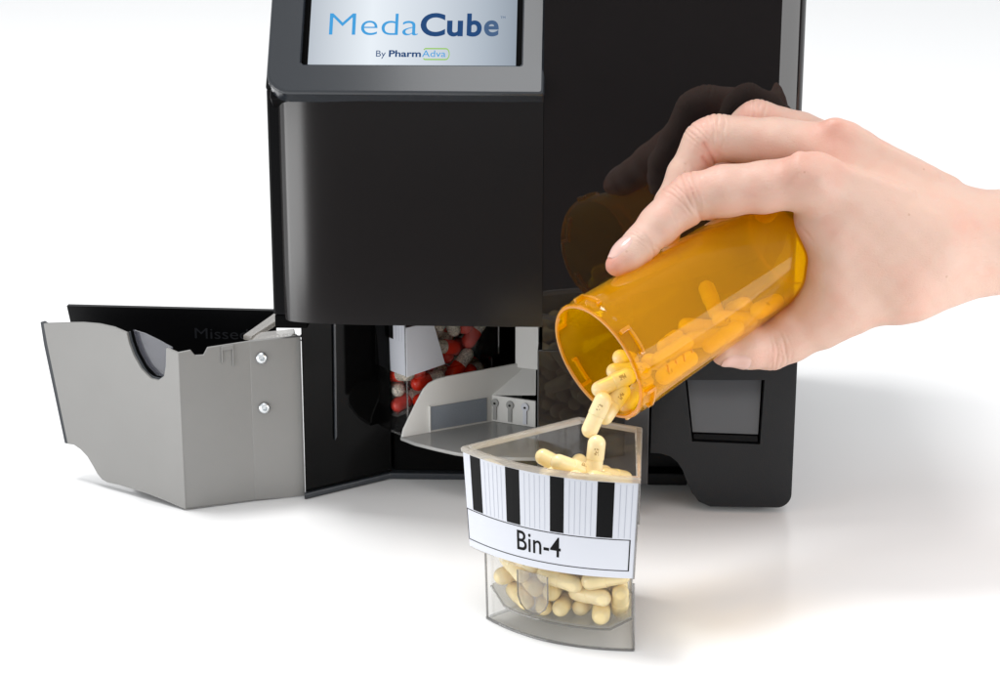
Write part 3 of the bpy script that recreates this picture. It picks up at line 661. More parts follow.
SIM = json.loads('''{"bin":[[1.221,1.082,1.262,0.0,0.697,0.717,0.0],[1.186,3.018,1.262,0.287,0.0,0.0,0.958],[-0.355,0.35,1.262,0.435,0.316,0.495,0.682],[-0.598,3.341,1.262,0.22,-0.16,-0.566,0.779],[-0.947,1.961,1.262,0.661,0.48,0.339,0.466],[-1.461,0.324,1.265,0.106,0.332,0.891,0.291],[-1.596,2.361,1.268,0.025,-0.817,-0.576,0.017],[-0.008,4.718,1.28,0.707,-0.707,-0.0,0.0],[0.493,0.442,1.302,0.62,-0.026,0.02,0.784],[2.088,0.623,1.431,0.418,-0.712,0.547,-0.137],[-0.425,4.026,1.552,0.2,-0.217,-0.938,-0.184],[2.348,1.688,1.71,0.018,-0.582,-0.537,0.611],[1.003,2.361,1.737,0.139,-0.266,-0.601,0.741],[1.003,3.796,1.766,0.862,0.399,-0.151,-0.275],[2.85,0.722,1.771,0.596,0.075,0.703,0.381],[0.173,2.0,1.802,0.692,0.438,-0.312,0.482],[-0.925,0.397,1.851,0.063,0.435,0.898,-0.023],[0.072,0.468,1.906,0.361,-0.691,0.539,-0.32],[-2.1,0.977,1.927,0.075,0.571,-0.812,-0.093],[-0.784,2.719,1.951,0.036,-0.031,-0.982,-0.181],[-0.586,3.44,1.982,0.022,-0.015,-0.612,0.791],[1.745,0.205,1.998,0.11,0.015,0.436,0.893],[1.213,1.398,2.077,0.205,-0.014,0.956,0.208],[-0.688,1.329,2.169,0.573,0.279,-0.631,-0.441],[0.012,4.718,2.208,0.005,0.001,-0.988,0.155],[2.055,2.316,2.273,0.793,0.259,-0.418,-0.359],[1.062,2.742,2.34,0.091,0.467,0.849,-0.231],[1.389,3.643,2.507,0.17,0.831,-0.53,0.008],[-1.724,0.316,2.534,0.301,0.113,-0.043,0.946],[-0.341,1.987,2.579,0.037,-0.432,-0.901,-0.007],[0.599,-0.199,2.596,0.086,0.012,-0.995,-0.044],[-1.265,1.797,2.604,0.835,0.354,-0.381,-0.183],[-0.633,3.544,2.704,0.027,-0.885,0.464,0.014],[0.796,1.348,2.718,0.46,0.279,0.087,-0.839],[2.119,0.818,2.726,0.975,0.112,-0.097,0.164],[0.155,3.679,2.776,0.02,0.478,0.878,-0.021],[2.464,0.162,2.868,0.049,0.196,-0.608,-0.767],[-1.515,1.026,2.902,0.096,0.914,-0.341,0.196],[0.33,0.447,2.928,0.049,-0.031,0.268,0.962],[0.743,2.516,3.113,0.514,-0.77,-0.339,0.17],[0.963,4.231,3.115,0.215,-0.223,-0.17,0.936],[-1.273,-0.054,3.157,0.739,0.656,0.077,-0.13],[-0.791,2.91,3.206,0.264,0.171,0.784,0.534],[-1.075,2.218,3.211,0.644,-0.681,0.068,-0.341],[1.765,1.246,3.249,0.706,-0.008,0.238,0.667],[-2.76,1.11,3.362,0.26,-0.8,-0.514,0.167],[0.505,1.193,3.368,0.248,-0.935,0.199,-0.154],[0.422,-0.272,3.388,0.159,0.986,0.033,-0.047],[0.335,3.944,3.456,0.865,-0.328,0.191,-0.327],[-1.774,1.945,3.457,0.345,0.224,0.471,0.781],[-0.093,0.765,3.596,0.253,0.028,0.34,0.905],[2.547,0.149,3.633,0.341,0.919,0.099,0.169],[-0.787,3.74,3.641,0.114,0.618,0.759,-0.172],[0.734,4.724,3.659,0.937,-0.174,-0.131,-0.272],[2.685,1.259,3.706,0.599,0.007,0.634,0.489],[0.307,2.826,3.708,0.373,-0.28,-0.241,0.851],[-1.647,3.55,3.733,0.574,-0.596,-0.543,0.141],[-0.46,5.018,3.793,0.256,-0.256,0.659,0.659],[-2.126,0.533,3.803,0.823,-0.457,-0.181,0.285],[0.982,1.713,3.888,0.423,-0.871,-0.11,0.222],[-1.22,0.104,3.891,0.883,0.411,0.226,0.002],[2.146,2.494,3.906,0.59,-0.461,0.612,0.255],[1.088,3.728,4.031,0.222,0.054,-0.221,0.948],[-1.046,1.935,4.051,0.022,0.691,0.722,0.016],[-2.702,1.245,4.088,0.036,-0.54,0.839,-0.057],[-0.263,1.723,4.132,0.144,-0.735,-0.61,0.257],[1.056,2.962,4.158,0.338,-0.279,-0.899,0.005],[1.686,0.752,4.198,0.196,-0.048,-0.198,0.959],[-1.753,2.106,4.2,0.345,-0.586,-0.578,0.452],[-0.235,3.751,4.214,0.417,-0.734,0.402,-0.355],[1.88,1.716,4.295,0.069,-0.191,0.113,-0.973],[0.372,0.291,4.374,0.784,-0.073,0.257,-0.56],[-0.558,0.212,4.401,0.004,-0.452,-0.882,-0.134],[1.18,-0.201,4.5,0.825,-0.12,0.539,0.12],[-0.883,4.86,4.585,0.119,-0.534,0.401,0.735],[0.803,2.313,4.597,0.013,0.047,-0.939,0.341],[-0.934,3.591,4.599,0.13,-0.439,0.811,0.364],[-2.346,0.728,4.614,0.693,-0.225,-0.326,0.603],[-0.644,2.153,4.634,0.538,0.346,-0.512,-0.573],[1.516,3.881,4.638,0.535,0.079,0.135,0.83],[0.329,4.199,4.816,0.14,-0.277,-0.644,0.699],[0.467,5.018,4.842,0.377,-0.192,-0.807,-0.411],[-2.079,2.636,4.863,0.621,0.563,0.453,0.304],[0.853,1.061,4.877,0.36,-0.417,-0.653,0.52],[-1.485,2.129,4.903,0.07,-0.552,0.781,-0.283],[2.315,1.795,4.91,0.441,-0.086,-0.493,0.745],[-0.943,0.024,5.023,0.957,-0.151,-0.221,0.114],[3.007,0.306,5.077,0.34,0.694,-0.226,0.593],[1.775,0.078,5.109,0.789,-0.488,0.35,0.132],[-1.547,3.813,5.121,0.443,-0.685,-0.174,0.551],[-1.643,0.506,5.153,0.144,0.663,-0.595,0.431],[1.837,0.869,5.17,0.167,-0.224,-0.848,-0.451],[-0.122,2.714,5.251,0.385,0.287,0.674,0.561],[1.167,3.288,5.253,0.004,-0.416,0.874,0.25],[0.05,1.067,5.305,0.105,0.248,0.027,-0.963],[-3.131,0.34,5.306,0.283,-0.648,-0.283,-0.648],[-2.405,0.661,5.328,0.66,0.208,0.103,0.714],[-0.679,2.264,5.405,0.187,0.448,0.769,0.416],[0.009,3.885,5.414,0.22,0.469,0.554,0.652],[0.053,-0.298,5.492,0.253,0.539,-0.338,0.728],[0.868,4.351,5.512,0.101,-0.787,-0.526,0.305],[2.56,1.557,5.565,0.436,-0.334,-0.689,0.473],[-0.991,4.27,5.606,0.394,-0.629,0.612,-0.272],[1.572,1.715,5.64,0.356,-0.314,0.399,0.784],[0.678,0.45,5.722,0.235,-0.805,-0.232,-0.492],[1.679,2.626,5.723,0.765,0.291,0.537,0.205],[-0.626,1.059,5.755,0.426,0.12,0.237,-0.865],[-1.222,1.549,5.813,0.466,0.045,0.344,-0.814],[-0.651,0.196,5.952,0.387,0.072,0.226,-0.891],[0.682,1.898,5.969,0.518,0.224,-0.699,-0.439],[1.852,0.452,6.047,0.153,0.855,0.48,-0.123],[2.584,0.14,6.126,0.58,-0.582,-0.454,-0.345],[-2.358,0.445,6.326,0.235,-0.181,-0.28,-0.913],[2.159,1.003,6.572,0.166,0.234,-0.95,-0.122]],"bottle":[[5.179,77.844,9.786,0.016,0.891,-0.454,-0.018],[5.54,78.777,9.315,0.57,0.757,0.1,0.302],[3.867,79.62,9.865,0.389,-0.275,-0.855,-0.207],[4.353,78.674,10.895,0.372,-0.006,-0.925,0.072],[6.147,77.905,10.043,0.108,-0.612,0.594,-0.511],[4.517,79.972,9.981,0.351,0.298,-0.327,0.825],[5.183,79.953,10.34,0.773,-0.306,0.003,0.556],[6.802,80.293,10.078,0.166,0.963,-0.214,-0.014],[4.038,79.129,10.418,0.496,-0.02,-0.807,0.32],[8.723,81.48,10.827,0.127,0.031,0.938,0.321],[5.495,79.474,9.862,0.358,-0.223,0.435,-0.796],[7.153,81.128,10.732,0.68,-0.515,-0.33,0.404],[7.261,79.161,10.203,0.237,0.166,0.498,-0.818],[9.315,80.687,11.086,0.96,-0.01,-0.261,0.101],[7.119,79.712,10.729,0.283,0.08,0.765,-0.573],[11.244,81.615,12.168,0.398,-0.115,0.368,-0.832],[9.031,83.03,12.045,0.191,0.579,0.412,0.677],[8.543,82.173,11.095,0.017,0.029,0.143,0.989],[9.881,81.475,11.637,0.004,0.045,-0.647,0.761],[10.163,82.569,11.867,0.655,-0.451,0.123,-0.594],[10.179,83.763,12.111,0.09,-0.106,0.84,-0.524],[11.357,82.604,11.849,0.291,-0.206,0.841,-0.407],[11.421,83.579,11.99,0.121,-0.922,-0.339,-0.141],[11.116,83.503,12.668,0.025,-0.692,-0.701,-0.168]]}''')
def mat7(r): return Matrix.Translation(Vector(r[:3])) @ Quaternion(r[3:]).normalized().to_matrix().to_4x4()
M4 = Matrix.Translation(Vector(HB)) @ Matrix.Rotation(HEAD4-R(90), 4, 'Z')
M3 = Matrix.Translation(o3) @ Matrix.Rotation(HEAD3-R(90), 4, 'Z')
for r in SIM['bin']:
    lo_ = r[2] < 3.2
    put_capsule(M4 @ mat7(r), 'pale yellow capsule in the lower clear part of the Bin-4 bin' if lo_ else 'pale yellow capsule in the upper part of the Bin-4 bin',
                'yellow capsules low in the bin' if lo_ else 'yellow capsules on top in the bin')
def wall_dist(u, v): return (3.72-u)*.913 - (v-.15)*.407
layer = []; rl = random.Random(11)
for _ in range(6000):      # a layer lying flat against the side wall
    L_c = .62; s_, z_, a_ = rl.uniform(.95, 5.0), rl.uniform(1.35, 6.0), rl.uniform(0, math.pi)
    c_ = [(s_+k*L_c*math.cos(a_), z_+k*L_c*math.sin(a_)) for k in (-1, -.5, 0, .5, 1)]
    if min(q[0] for q in c_) < .45 or max(q[0] for q in c_) > 5.35 or min(q[1] for q in c_) < 1.32 or max(q[1] for q in c_) > 6.4: continue
    if all((q[0]-w[0])**2+(q[1]-w[1])**2 > .70**2 for o_ in layer for q in c_ for w in o_[1]): layer.append(((s_, z_, a_), c_))
for (s_, z_, a_), _c in layer:
    nrm3 = Vector((-.913, -.407, 0)); al = Vector((-.407, .913, 0))
    pos = Vector((3.66, .15, 0)) + al*s_ + nrm3*.44 + Vector((0, 0, z_)); dv3 = al*math.cos(a_)+Vector((0, 0, math.sin(a_)))
    if rl.random() < .5: dv3 = -dv3
    put_capsule(M3 @ (Matrix.Translation(pos) @ dv3.to_track_quat('X', 'Z').to_matrix().to_4x4()), 'red and speckled grey capsule heaped in the bin inside the dispenser', 'red and grey capsules in the dispenser bay', two=True)
for r in SIM['bin']:
    if r[0] > -1.9+.35*r[1] and r[2] < 6.3 and (wall_dist(r[0], r[1]) > 1.15 or (wall_dist(r[0], r[1]) > .5 and r[2] > 1.5 and all(((3.66-.407*a_[0][0]-.402)-r[0])**2+((.15+.913*a_[0][0]-.18)-r[1])**2+(a_[0][1]-r[2])**2 > 1.3**2 for a_ in layer))):
        put_capsule(M3 @ mat7(r), 'red and speckled grey capsule heaped in the bin inside the dispenser', 'red and grey capsules in the dispenser bay', two=True)
# ------------------------------------------------------------------ amber bottle, poured from
MO, BA = Vector((3.99, 78.0, 10.6)), Vector((12.23, 83.9, 14.24))
BL = (BA-MO).length; AX = (BA-MO).normalized()
bot_root = bpy.data.objects.new('pill_bottle', None); sc.collection.objects.link(bot_root); bot_root.empty_display_size = .02
bq = (-AX).to_track_quat('Z', 'Y'); bot_root.rotation_mode = 'QUATERNION'; bot_root.rotation_quaternion = bq; bot_root.location = BA*S
tag(bot_root, 'transparent amber pill bottle held tilted over the bin by the hand', 'pill bottle')
b_ = MB(); NS = 96
BK = 1.10
def circ(z, r): r *= BK; return [(r*math.cos(2*math.pi*k/NS), r*math.sin(2*math.pi*k/NS), z) for k in range(NS)]
prof = [(0.25, 0.0001), (.25, 1.75), (.05, 1.78), (0, 1.88), (0, 2.0), (.06, 2.09), (.2, 2.12), (.4, 2.14)] + [(.4+(BL-.9)*i/12, 2.14+.29*i/12) for i in range(1, 13)] + \
       [(BL-.42, 2.42), (BL-.36, 2.41), (BL-.12, 2.40), (BL-.05, 2.42), (BL, 2.40), (BL, 2.26), (BL-.08, 2.28)] + [(BL-.5-(BL-1.1)*i/10, 2.33-.27*i/10) for i in range(11)] + [(.45, 1.97), (.36, 1.75), (.34, 0.0001)]
b_.loft([circ(z, r) for z, r in prof]); bb = b_.build('bottle_body', 'amber', bot_root, smooth=True)
b_ = MB(); b_.loft([circ(BL-.02, 2.39), circ(BL+.05, 2.36), circ(BL+.05, 2.27), circ(BL-.02, 2.235), circ(BL-.09, 2.3), circ(BL-.02, 2.39)]); b_.build('bottle_rim', 'amberrim', bot_root, smooth=True)
def arcbox(b2, a0, a1, z0, z1, r0, r1, n=6):
    lo_ = []; r0 *= BK; r1 *= BK
    for i in range(n+1):
        a = a0+(a1-a0)*i/n; c, s_ = math.cos(a), math.sin(a)
        lo_.append([(r0*c, r0*s_, z0), (r1*c, r1*s_, z0), (r1*c, r1*s_, z1), (r0*c, r0*s_, z1)])
    b2.loft(lo_, True, True)
for k in range(6):      # locking lugs round the mouth, each an L-shaped rib
    a = 2*math.pi*k/6+.35; b_ = MB()
    arcbox(b_, a, a+.36, BL-.62, BL-.50, 2.38, 2.56); arcbox(b_, a+.36, a+.42, BL-.62, BL-.14, 2.38, 2.56); arcbox(b_, a-.05, a, BL-.62, BL-.40, 2.38, 2.52)
    b_.build('lug', 'amberrim', bot_root, bevel=.02)
# moulded measuring ticks on the low side of the wall
loc_cam = bq.inverted() @ (Vector((0, 0, 34))-MO); ca_ = math.atan2(loc_cam.y, loc_cam.x)
dn = bq.inverted() @ Vector((0, 0, -1)); da_ = math.atan2(dn.y, dn.x)
df_ = (da_-ca_+math.pi) % (2*math.pi)-math.pi
ta = ca_+df_*.35
b_ = MB()
for k in range(4): arcbox(b_, ta-(.0 if k % 2 else .06), ta+.08, BL-1.5-k*.45, BL-1.475-k*.45, 2.3, 2.425-k*.012, 4)
b_.build('measuring_marks', 'amberrim', bot_root)

def at(px, py, Y):
    """a point at depth Y (cm), given its bearing from the camera"""
    p = R(16); u, v = px-500, py-337.5
    d = Vector((u, 2000*math.cos(p)-v*math.sin(p), -2000*math.sin(p)-v*math.cos(p)))
    return Vector((0, 0, 34)) + d*(Y/d.y)
def bearing_mat(px, py, Y, dx, dy, dd, roll=0.0):
    """capsule at a point, its long axis along (right, down, away)"""
    v = Vector((dx, dd, -dy)).normalized()
    return Matrix.Translation(at(px, py, Y)) @ (v.to_track_quat('X', 'Z') @ Quaternion((1, 0, 0), roll)).to_matrix().to_4x4()
for args, lb in (((596.5, 415, 77.3, 14, -31, 6), 'pale yellow capsule falling end down, lowest in the pour'),
                 ((613.5, 404, 77.9, 15, -18, 14), 'pale yellow capsule falling just above the lowest one'),
                 ((614, 382.5, 78.2, 23, -9, 6), 'pale yellow capsule lying across the bottle mouth, leftmost inside it'),
                 ((629, 371, 79.0, 21, 2, 8), 'pale yellow capsule topmost in the bottle mouth'),
                 ((636, 393, 79.0, 12, -12, 10), 'pale yellow capsule just inside the lower rim of the bottle')):
    put_capsule(bearing_mat(*args, 1.0), lb, 'yellow capsules pouring out')
for r in SIM['bottle']:
    M = mat7(r); t = (M.translation-MO).dot(AX)
    if t < 1.7 or t > 8.2: continue
    M.translation += Vector((.261, .187, -.947))*.22
    put_capsule(M, 'pale yellow capsule seen through the amber wall of the tilted bottle', 'yellow capsules inside the bottle')
for px, py, Y, dx, dy, dd in ((595, 459, 76.7, 1, -10, 1.5), (572, 467, 76.6, 10, 5, 4), (557, 464, 77.4, 8, 3, -4)):
    put_capsule(bearing_mat(px, py, Y, dx, dy, dd, .6), {595: 'pale yellow capsule standing upright on the heap in the Bin-4 bin', 572: 'pale yellow capsule lying on the heap left of the upright one', 557: 'pale yellow capsule on the heap nearest the left side wall of the bin'}[px], 'yellow capsules on top in the bin')

# ------------------------------------------------------------------ the hand
def rc(p, a, b, ra, rb):
    """signed distance to a tapered limb segment"""
    a = np.array(a, np.float32); b = np.array(b, np.float32); ab = b-a
    h = np.clip(((p-a) @ ab)/float(ab @ ab), 0, 1)
    d = p - a - h[..., None]*ab
    return np.sqrt((d*d).sum(-1)) - (ra+(rb-ra)*h)
def smin(a, b, k):
    h = np.clip(0.5+0.5*(b-a)/k, 0, 1); return b*(1-h)+a*h-k*h*(1-h)
HN = {
 'index': [(812, 181, 81.3, 1.10), (765, 187, 81.4, 1.06), (725, 191, 81.5, 1.06), (693, 197, 81.6, 1.0), (680, 206, 81.5, .95), (660, 224, 81.0, .85), (640, 245, 80.4, .74), (627, 257, 80.0, .66), (617.5, 264.5, 79.7, .50)],
 'middle': [(842, 150, 83.4, 1.08), (775, 142, 83.6, 1.0), (716, 138, 83.6, .97), (704, 142, 83.6, .86), (686, 175, 83.5, .78), (671, 205, 83.2, .70), (669, 222, 82.9, .60), (668, 236, 82.6, .50)],
 'ring': [(864, 160, 85.0, .97), (800, 133, 85.1, .88), (757, 121, 85.2, .88), (748, 128, 85.3, .84), (728, 165, 85.3, .76), (716, 188, 85.0, .68), (710, 208, 84.6, .55)],
 'little': [(886, 184, 86.5, .85), (850, 163, 86.4, .75), (808, 155, 86.2, .74), (790, 175, 86.2, .66), (775, 196, 86.0, .60), (765, 212, 85.8, .50)],
 'thumb': [(838, 303, 81.9, 1.32), (815, 321, 81.9, 1.20), (790, 335, 81.9, 1.13), (770, 345, 81.8, 1.03), (748, 348, 81.3, .88), (725, 352, 80.9, .62)],
}
LIMB = {k: [(at(*q[:3]), q[3]) for q in v] for k, v in HN.items()}
META = [((812, 181, 81.3, 1.02), (930, 232, 82.2, 1.35)), ((842, 150, 83.4, 1.0), (955, 221, 83.6, 1.42)), ((864, 160, 85.0, .92), (960, 224, 85.0, 1.35)), ((886, 184, 86.5, .8), (965, 240, 86.2, 1.15)),
        ((838, 303, 81.9, 1.22), (905, 284, 82.0, 1.46)), ((905, 284, 82.0, 1.46), (985, 258, 83.0, 1.6)),
        ((838, 235, 81.7, 1.22), (930, 245, 82.3, 1.5)), ((838, 268, 81.8, 1.30), (930, 262, 82.4, 1.5)), ((838, 222, 82.6, 1.2), (880, 250, 84, 1.3)), ((880, 235, 85.0, 1.3), (950, 250, 85, 1.4)),
        ((818, 220, 82.0, .92), (850, 225, 82.2, 1.0)), ((945, 233, 82.9, 1.55), (1030, 239, 83.6, 2.1)), ((945, 248, 84.9, 1.35), (1030, 249, 85.6, 2.1)),
        ((1030, 239, 83.6, 2.1), (1180, 226, 84.6, 2.35)), ((1030, 249, 85.6, 2.1), (1180, 238, 86.8, 2.35)),
        ((1180, 226, 84.6, 2.35), (1360, 205, 86.5, 2.7)), ((1180, 238, 86.8, 2.35), (1360, 222, 88.8, 2.7))]
META = [((at(*a[:3]), a[3]), (at(*b[:3]), b[3])) for a, b in META]
# tendons, knuckle heads and veins on the back of the hand: small extra bulk
FINE = [((800, 158, 80.7), (905, 196, 81.6), .26, .34), ((838, 125.5, 82.9), (930, 176, 83.2), .24, .40), ((866, 138, 83.6), (950, 186, 83.8), .2, .4),
        ((800, 170, 80.55), (815, 176, 80.6), .47, .45), ((832, 128, 82.9), (848, 134, 82.9), .30, .30),
        ((890, 300, 81.0), (985, 262, 81.9), .30, .5)]
FINE = [(at(*a), at(*b), r0, r1) for a, b, r0, r1 in FINE]
def limb_sdf(p, L, k=.25):
    d = None
    for (a, ra), (b, rb) in zip(L, L[1:]):
        e_ = rc(p, a, b, ra, rb); d = e_ if d is None else smin(d, e_, k)
    return d
def hand_sdf(p):
    palm = None
    for (a, ra), (b, rb) in META:
        e_ = rc(p, a, b, ra, rb); palm = e_ if palm is None else smin(palm, e_, 1.0)
    for a, b, r0, r1 in FINE:
        palm = smin(palm, rc(p, a, b, r0, r1), .35)
    tot = palm
    for k in LIMB:
        tot = np.minimum(tot, smin(palm, limb_sdf(p, LIMB[k]), 1.1 if k == 'thumb' else .7))
    return tot
def surface_nets(f, lo, hi, h):
    ax_ = [np.arange(lo[i], hi[i]+h, h, dtype=np.float32) for i in range(3)]
    V = np.empty([len(a) for a in ax_], np.float32)
    for i0 in range(0, len(ax_[0]), 24):
        g_ = np.stack(np.meshgrid(ax_[0][i0:i0+24], ax_[1], ax_[2], indexing='ij'), -1); V[i0:i0+24] = f(g_)
    nx, ny, nz = V.shape; ins = V < 0
    cnt = np.zeros((nx-1, ny-1, nz-1), np.float32); acc = np.zeros((nx-1, ny-1, nz-1, 3), np.float32)
    offs = [(i, j, k) for i in (0, 1) for j in (0, 1) for k in (0, 1)]
    sl = lambda o: tuple(slice(o[i], V.shape[i]-1+o[i]) for i in range(3))
    for o in offs:
        for a in range(3):
            if o[a]: continue
            q = list(o); q[a] = 1
            A, B = V[sl(o)], V[sl(q)]; m_ = (A < 0) != (B < 0)
            t = np.where(m_, A/(A-B+1e-12*(A == B)), 0)
            cnt += m_
            for c in range(3): acc[..., c] += m_*(o[c] + (t if c == a else 0))
    act = cnt > 0; idx = -np.ones(act.shape, np.int64); idx[act] = np.arange(act.sum())
    ii = np.argwhere(act); verts = (acc[act]/cnt[act][:, None] + ii)*h + np.array(lo, np.float32)
    faces = []
    for a in range(3):
        b, c = (a+1) % 3, (a+2) % 3
        s0 = [slice(None)]*3; s1 = [slice(None)]*3; s0[a] = slice(0, -1); s1[a] = slice(1, None)
        m_ = ins[tuple(s0)] != ins[tuple(s1)]; e_ = np.argwhere(m_)
        e_ = e_[(e_[:, b] > 0) & (e_[:, c] > 0) & (e_[:, b] < V.shape[b]-1) & (e_[:, c] < V.shape[c]-1)]
        flip = ins[tuple(e_.T)]
        def cell(db, dc):
            q = e_.copy(); q[:, b] -= db; q[:, c] -= dc; return idx[tuple(q.T)]
        quad = np.stack([cell(0, 0), cell(1, 0), cell(1, 1), cell(0, 1)], -1)
        quad[~flip] = quad[~flip][:, ::-1]; faces.append(quad)
    F = np.concatenate(faces); F = F[(F >= 0).all(1)]
    return verts, F
def grad(f, p, e=.03):
    g_ = np.stack([f(p+np.eye(3, dtype=np.float32)[i]*e)-f(p-np.eye(3, dtype=np.float32)[i]*e) for i in range(3)], -1)
    return g_/(np.linalg.norm(g_, axis=-1, keepdims=True)+1e-9)
allp = [q for L in LIMB.values() for q in L] + [q for m_ in META for q in m_]
lo = [min(q[0][i]-q[1] for q in allp)-.3 for i in range(3)]; hi = [max(q[0][i]+q[1] for q in allp)+.3 for i in range(3)]
verts, F = surface_nets(hand_sdf, lo, hi, .115)
for _ in range(2): verts = verts - grad(hand_sdf, verts)*hand_sdf(verts)[:, None]
def mk(vs, F, name):
    me = bpy.data.meshes.new(name); me.vertices.add(len(vs)); me.vertices.foreach_set('co', np.asarray(vs, np.float32).ravel())
    me.loops.add(F.size); me.loops.foreach_set('vertex_index', F.ravel().astype(np.int32))
    me.polygons.add(len(F)); me.polygons.foreach_set('loop_start', np.arange(0, F.size, F.shape[1], dtype=np.int32)); me.polygons.foreach_set('loop_total', np.full(len(F), F.shape[1], np.int32))
    me.update(calc_edges=True); me.validate(); return me
me0 = mk(verts, F, 'h0'); tmp = bpy.data.objects.new('h0', me0); sc.collection.objects.link(tmp)
md = tmp.modifiers.new('s', 'SUBSURF'); md.levels = md.render_levels = 1
hm = bpy.data.meshes.new_from_object(tmp.evaluated_get(bpy.context.evaluated_depsgraph_get()))
bpy.data.objects.remove(tmp); hm.name = 'hand'
co = np.empty(len(hm.vertices)*3, np.float32); hm.vertices.foreach_get('co', co); co = co.reshape(-1, 3)
nr = grad(hand_sdf, co)
rng = np.random.RandomState(3)
disp_ = np.zeros(len(co), np.float32); red = np.zeros(len(co), np.float32)
# knuckle creases: (finger, joint index, back-of-finger direction, depth, spacing, extent)
def crease(c, ax3, dors, amp, spacing, ext, rad, ph=0.0, curve=.35):
    global disp_
    c = np.array(c, np.float32); ax3 = np.array(ax3, np.float32); dors = np.array(dors, np.float32)
    rel = co-c; t = rel @ ax3; per = rel-t[:, None]*ax3; rr_ = np.linalg.norm(per, axis=1)
    cd = (per @ dors)/(rr_+1e-6); lat = 1-cd
    tt_ = t + curve*lat*np.sign(t+1e-4)*.4 + .03*np.sin(rel[:, 0]*9+rel[:, 2]*7)
    m_ = np.clip((cd-.0)/.6, 0, 1)*(rr_ < rad*1.7)*np.exp(-(t/ext)**4)
    w_ = (0.5+0.5*np.cos(2*np.pi*(tt_/spacing+ph)))**4
    disp_ -= (amp*m_*w_).astype(np.float32)
def axis_of(L, i): return (L[min(i+1, len(L)-1)][0]-L[max(i-1, 0)][0]).normalized()
DI = Vector((-.35, -.45, .85)); DM = Vector((-.5, -.35, .8))
def perp(v, a): return (v-a*v.dot(a)).normalized()
for k, i, dv_, amp, sp_, ext in (('index', 3, DI, .045, .26, .5), ('index', 4, DI, .038, .21, .35), ('index', 6, DI, .024, .17, .28), ('middle', 2, DM, .042, .26, .45), ('middle', 3, DM, .036, .22, .4), ('ring', 2, DM, .036, .25, .45),
                            ('thumb', 3, Vector((.1, -.75, -.65)), .036, .22, .42)):
    L = LIMB[k]; a = axis_of(L, i); crease(L[i][0], a, perp(dv_, a), amp, sp_, ext, L[i][1])
# flexion creases on the palm side of the index
for i, amp in ((3, .05), (6, .035)):
    L = LIMB['index']; a = axis_of(L, i); crease(L[i][0], a, perp(Vector((.5, -.55, -.6)), a), amp, .9, .18, L[i][1])
for i, amp in ((3, .04),):
    L = LIMB['middle']; a = axis_of(L, i); crease(L[i][0], a, perp(Vector((.6, -.7, -.5)), a), amp, .8, .25, L[i][1])
for (pa, pb, wd, amp) in (((704, 144, 82.9), (715, 163, 82.8), .06, .07), ((709, 141, 82.9), (722, 150, 82.8), .05, .02), ((703, 158, 82.8), (709, 166, 82.8), .06, .05), ((797, 222, 81.2), (812, 240, 81.0), .05, .03),
                        ((655, 246, 80.3), (664, 252, 80.2), .05, .03), ((668, 205, 80.9), (676, 222, 80.7), .05, .02), ((795, 158, 80.3), (770, 163, 80.5), .08, .02), ((838, 160, 80.9), (905, 196, 81.5), .25, -.02), ((870, 190, 80.8), (965, 225, 81.5), .18, -.018)):
    A = np.array(at(*pa), np.float32); B = np.array(at(*pb), np.float32); ab = B-A     # single skin folds (and two faint veins)
    view = A/np.linalg.norm(A-np.array([0, 0, 34])); rel = co-A; u_ = np.clip((rel @ ab)/(ab @ ab), 0, 1); q_ = rel-u_[:, None]*ab
    vdir = (A-np.array([0, 0, 34], np.float32)); vdir /= np.linalg.norm(vdir); q_ -= (q_ @ vdir)[:, None]*vdir
    m_ = np.exp(-(q_**2).sum(1)/(wd*wd))*((nr @ vdir) < .15)*(np.abs(rel @ vdir) < 1.8)
    disp_ -= (amp*m_).astype(np.float32)
    if amp > .045: red = np.maximum(red, (np.exp(-(q_**2).sum(1)/(wd*wd*9))*.8*(np.abs(rel @ vdir) < 1.8)).astype(np.float32))
for (q, rad, a) in (((795, 172, 80.6), 1.2, .6), ((838, 128, 82.6), 1.2, .5), ((866, 140, 84), 1.0, .5), ((683, 190, 81.2), .9, .5), ((640, 246, 80.2), .7, .25), ((612, 268, 79.6), .8, .75), ((698, 122, 83), .9, .45), ((750, 108, 84.8), .9, .45),
                    ((765, 350, 81.5), 1.1, .55), ((735, 345, 81.6), .9, .75), ((640, 258, 80.3), .7, .6), ((708, 152, 83.0), .6, .5), ((800, 250, 82), 1.0, .35), ((700, 213, 81.3), .8, .35)):
    c = np.array(at(*q), np.float32); dd = ((co-c)**2).sum(1); red = np.maximum(red, a*np.exp(-dd/(rad*rad)))
lowf = .012*(np.sin(co[:, 0]*3.1+co[:, 2]*1.7)*np.sin(co[:, 2]*2.9+1)+.6*np.sin(co[:, 0]*6.3+2)*np.sin(co[:, 2]*5.7+co[:, 1]*3))
co2 = (co + nr*(disp_+lowf)[:, None])
wr = at(1010, 243, 84)
hm.vertices.foreach_set('co', ((co2-np.array(wr, np.float32))*S).ravel().astype(np.float32))
ca2 = hm.attributes.new('redness', 'FLOAT', 'POINT'); ca2.data.foreach_set('value', red.astype(np.float32))
hm.materials.clear(); hm.materials.append(MAT['skin'])
hm.polygons.foreach_set('use_smooth', np.ones(len(hm.polygons), bool)); hm.update()
hand = bpy.data.objects.new('person', hm); sc.collection.objects.link(hand); hand.location = wr*S
tag(hand, 'bare right hand and wrist of a person tipping the amber pill bottle', 'person')
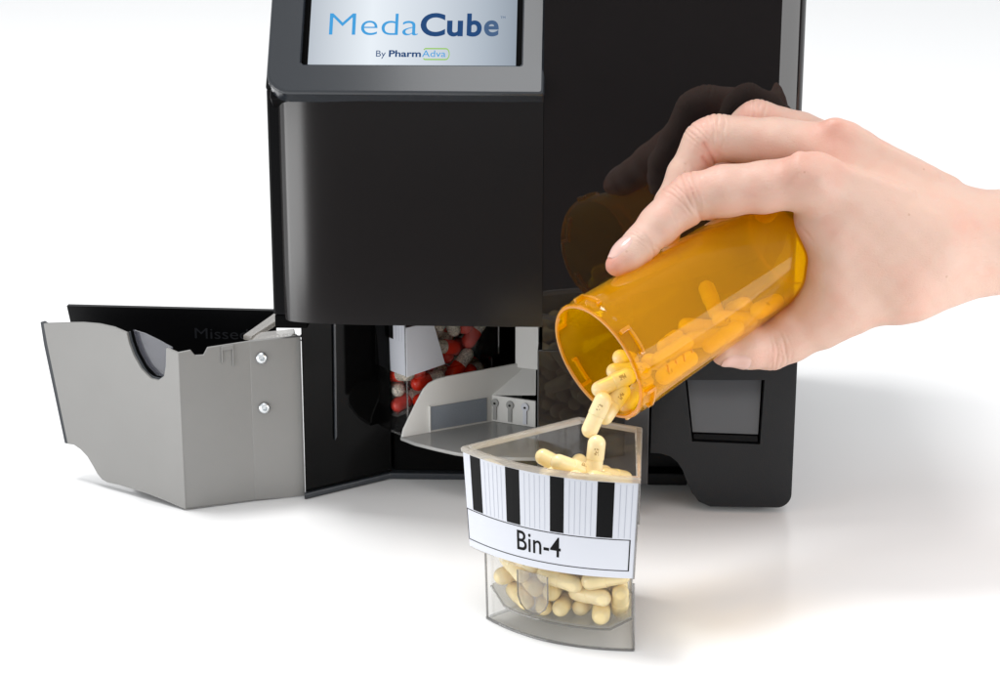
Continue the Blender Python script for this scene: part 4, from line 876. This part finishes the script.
# nails
def nail(k, i0, s0, s1, dors, half, lift=.03):
    L = LIMB[k]; a, b = L[i0][0], L[-1][0]; ax3 = (b-a).normalized(); ln = (b-a).length; dv_ = perp(dors, ax3); la = ax3.cross(dv_)
    nu, nv = 15, 15; P_ = []
    for j in range(nv):
        s = s0+(s1-s0)*j/(nv-1)
        for i in range(nu):
            x = -1+2*i/(nu-1)
            # superellipse outline: narrow at both ends
            yv = -1+2*j/(nv-1); wdt = (1-min(1, abs(yv))**3.2*.55)
            ph = R(half)*x*wdt; dr_ = dv_*math.cos(ph)+la*math.sin(ph)
            base = a+ax3*min(s, ln); extra = ax3*max(0, s-ln)
            P_.append((base+extra*.0, dr_, extra, x, yv))
    o = np.array([tuple(q[0]) for q in P_], np.float32); d = np.array([tuple((q[1]*.9+ (q[2].normalized()*min(.9, q[2].length*1.8) if q[2].length > 0 else Vector((0, 0, 0)))).normalized()) for q in P_], np.float32)
    t = np.zeros(len(o), np.float32)
    for _ in range(30): t -= hand_sdf(o+d*t[:, None])*.9
    edge = np.array([1-max(abs(q[3]), abs(q[4]) if q[4] < 0 else abs(q[4])*.4)**4 for q in P_], np.float32)
    top_ = o+d*(t+(-.03+(lift+.03)*edge))[:, None]; bo_ = o+d*(t-.09)[:, None]
    wl_ = Vector(wr); b2 = MB(); n0 = len(top_)
    b2.add([Vector(q)-wl_ for q in top_], [(j*nu+i, j*nu+i+1, (j+1)*nu+i+1, (j+1)*nu+i) for j in range(nv-1) for i in range(nu-1)])
    b2.add([Vector(q)-wl_ for q in bo_], [(j*nu+i, (j+1)*nu+i, (j+1)*nu+i+1, j*nu+i+1) for j in range(nv-1) for i in range(nu-1)])
    rim_ = [i for i in range(nu)] + [j*nu+nu-1 for j in range(1, nv)] + [(nv-1)*nu+i for i in range(nu-2, -1, -1)] + [j*nu for j in range(nv-2, 0, -1)]
    b2.f += [(rim_[i], rim_[(i+1) % len(rim_)], n0+rim_[(i+1) % len(rim_)], n0+rim_[i]) for i in range(len(rim_))]
    ob = b2.build('fingernail', 'nail', hand, smooth=True)
nail('index', 6, .30, 1.52, Vector((-.75, -.35, .65)), 52)
nail('thumb', 4, .18, 1.42, Vector((-.1, -.74, -.66)), 55)
nail('middle', 5, .45, 1.75, Vector((-.8, .35, .2)), 50)
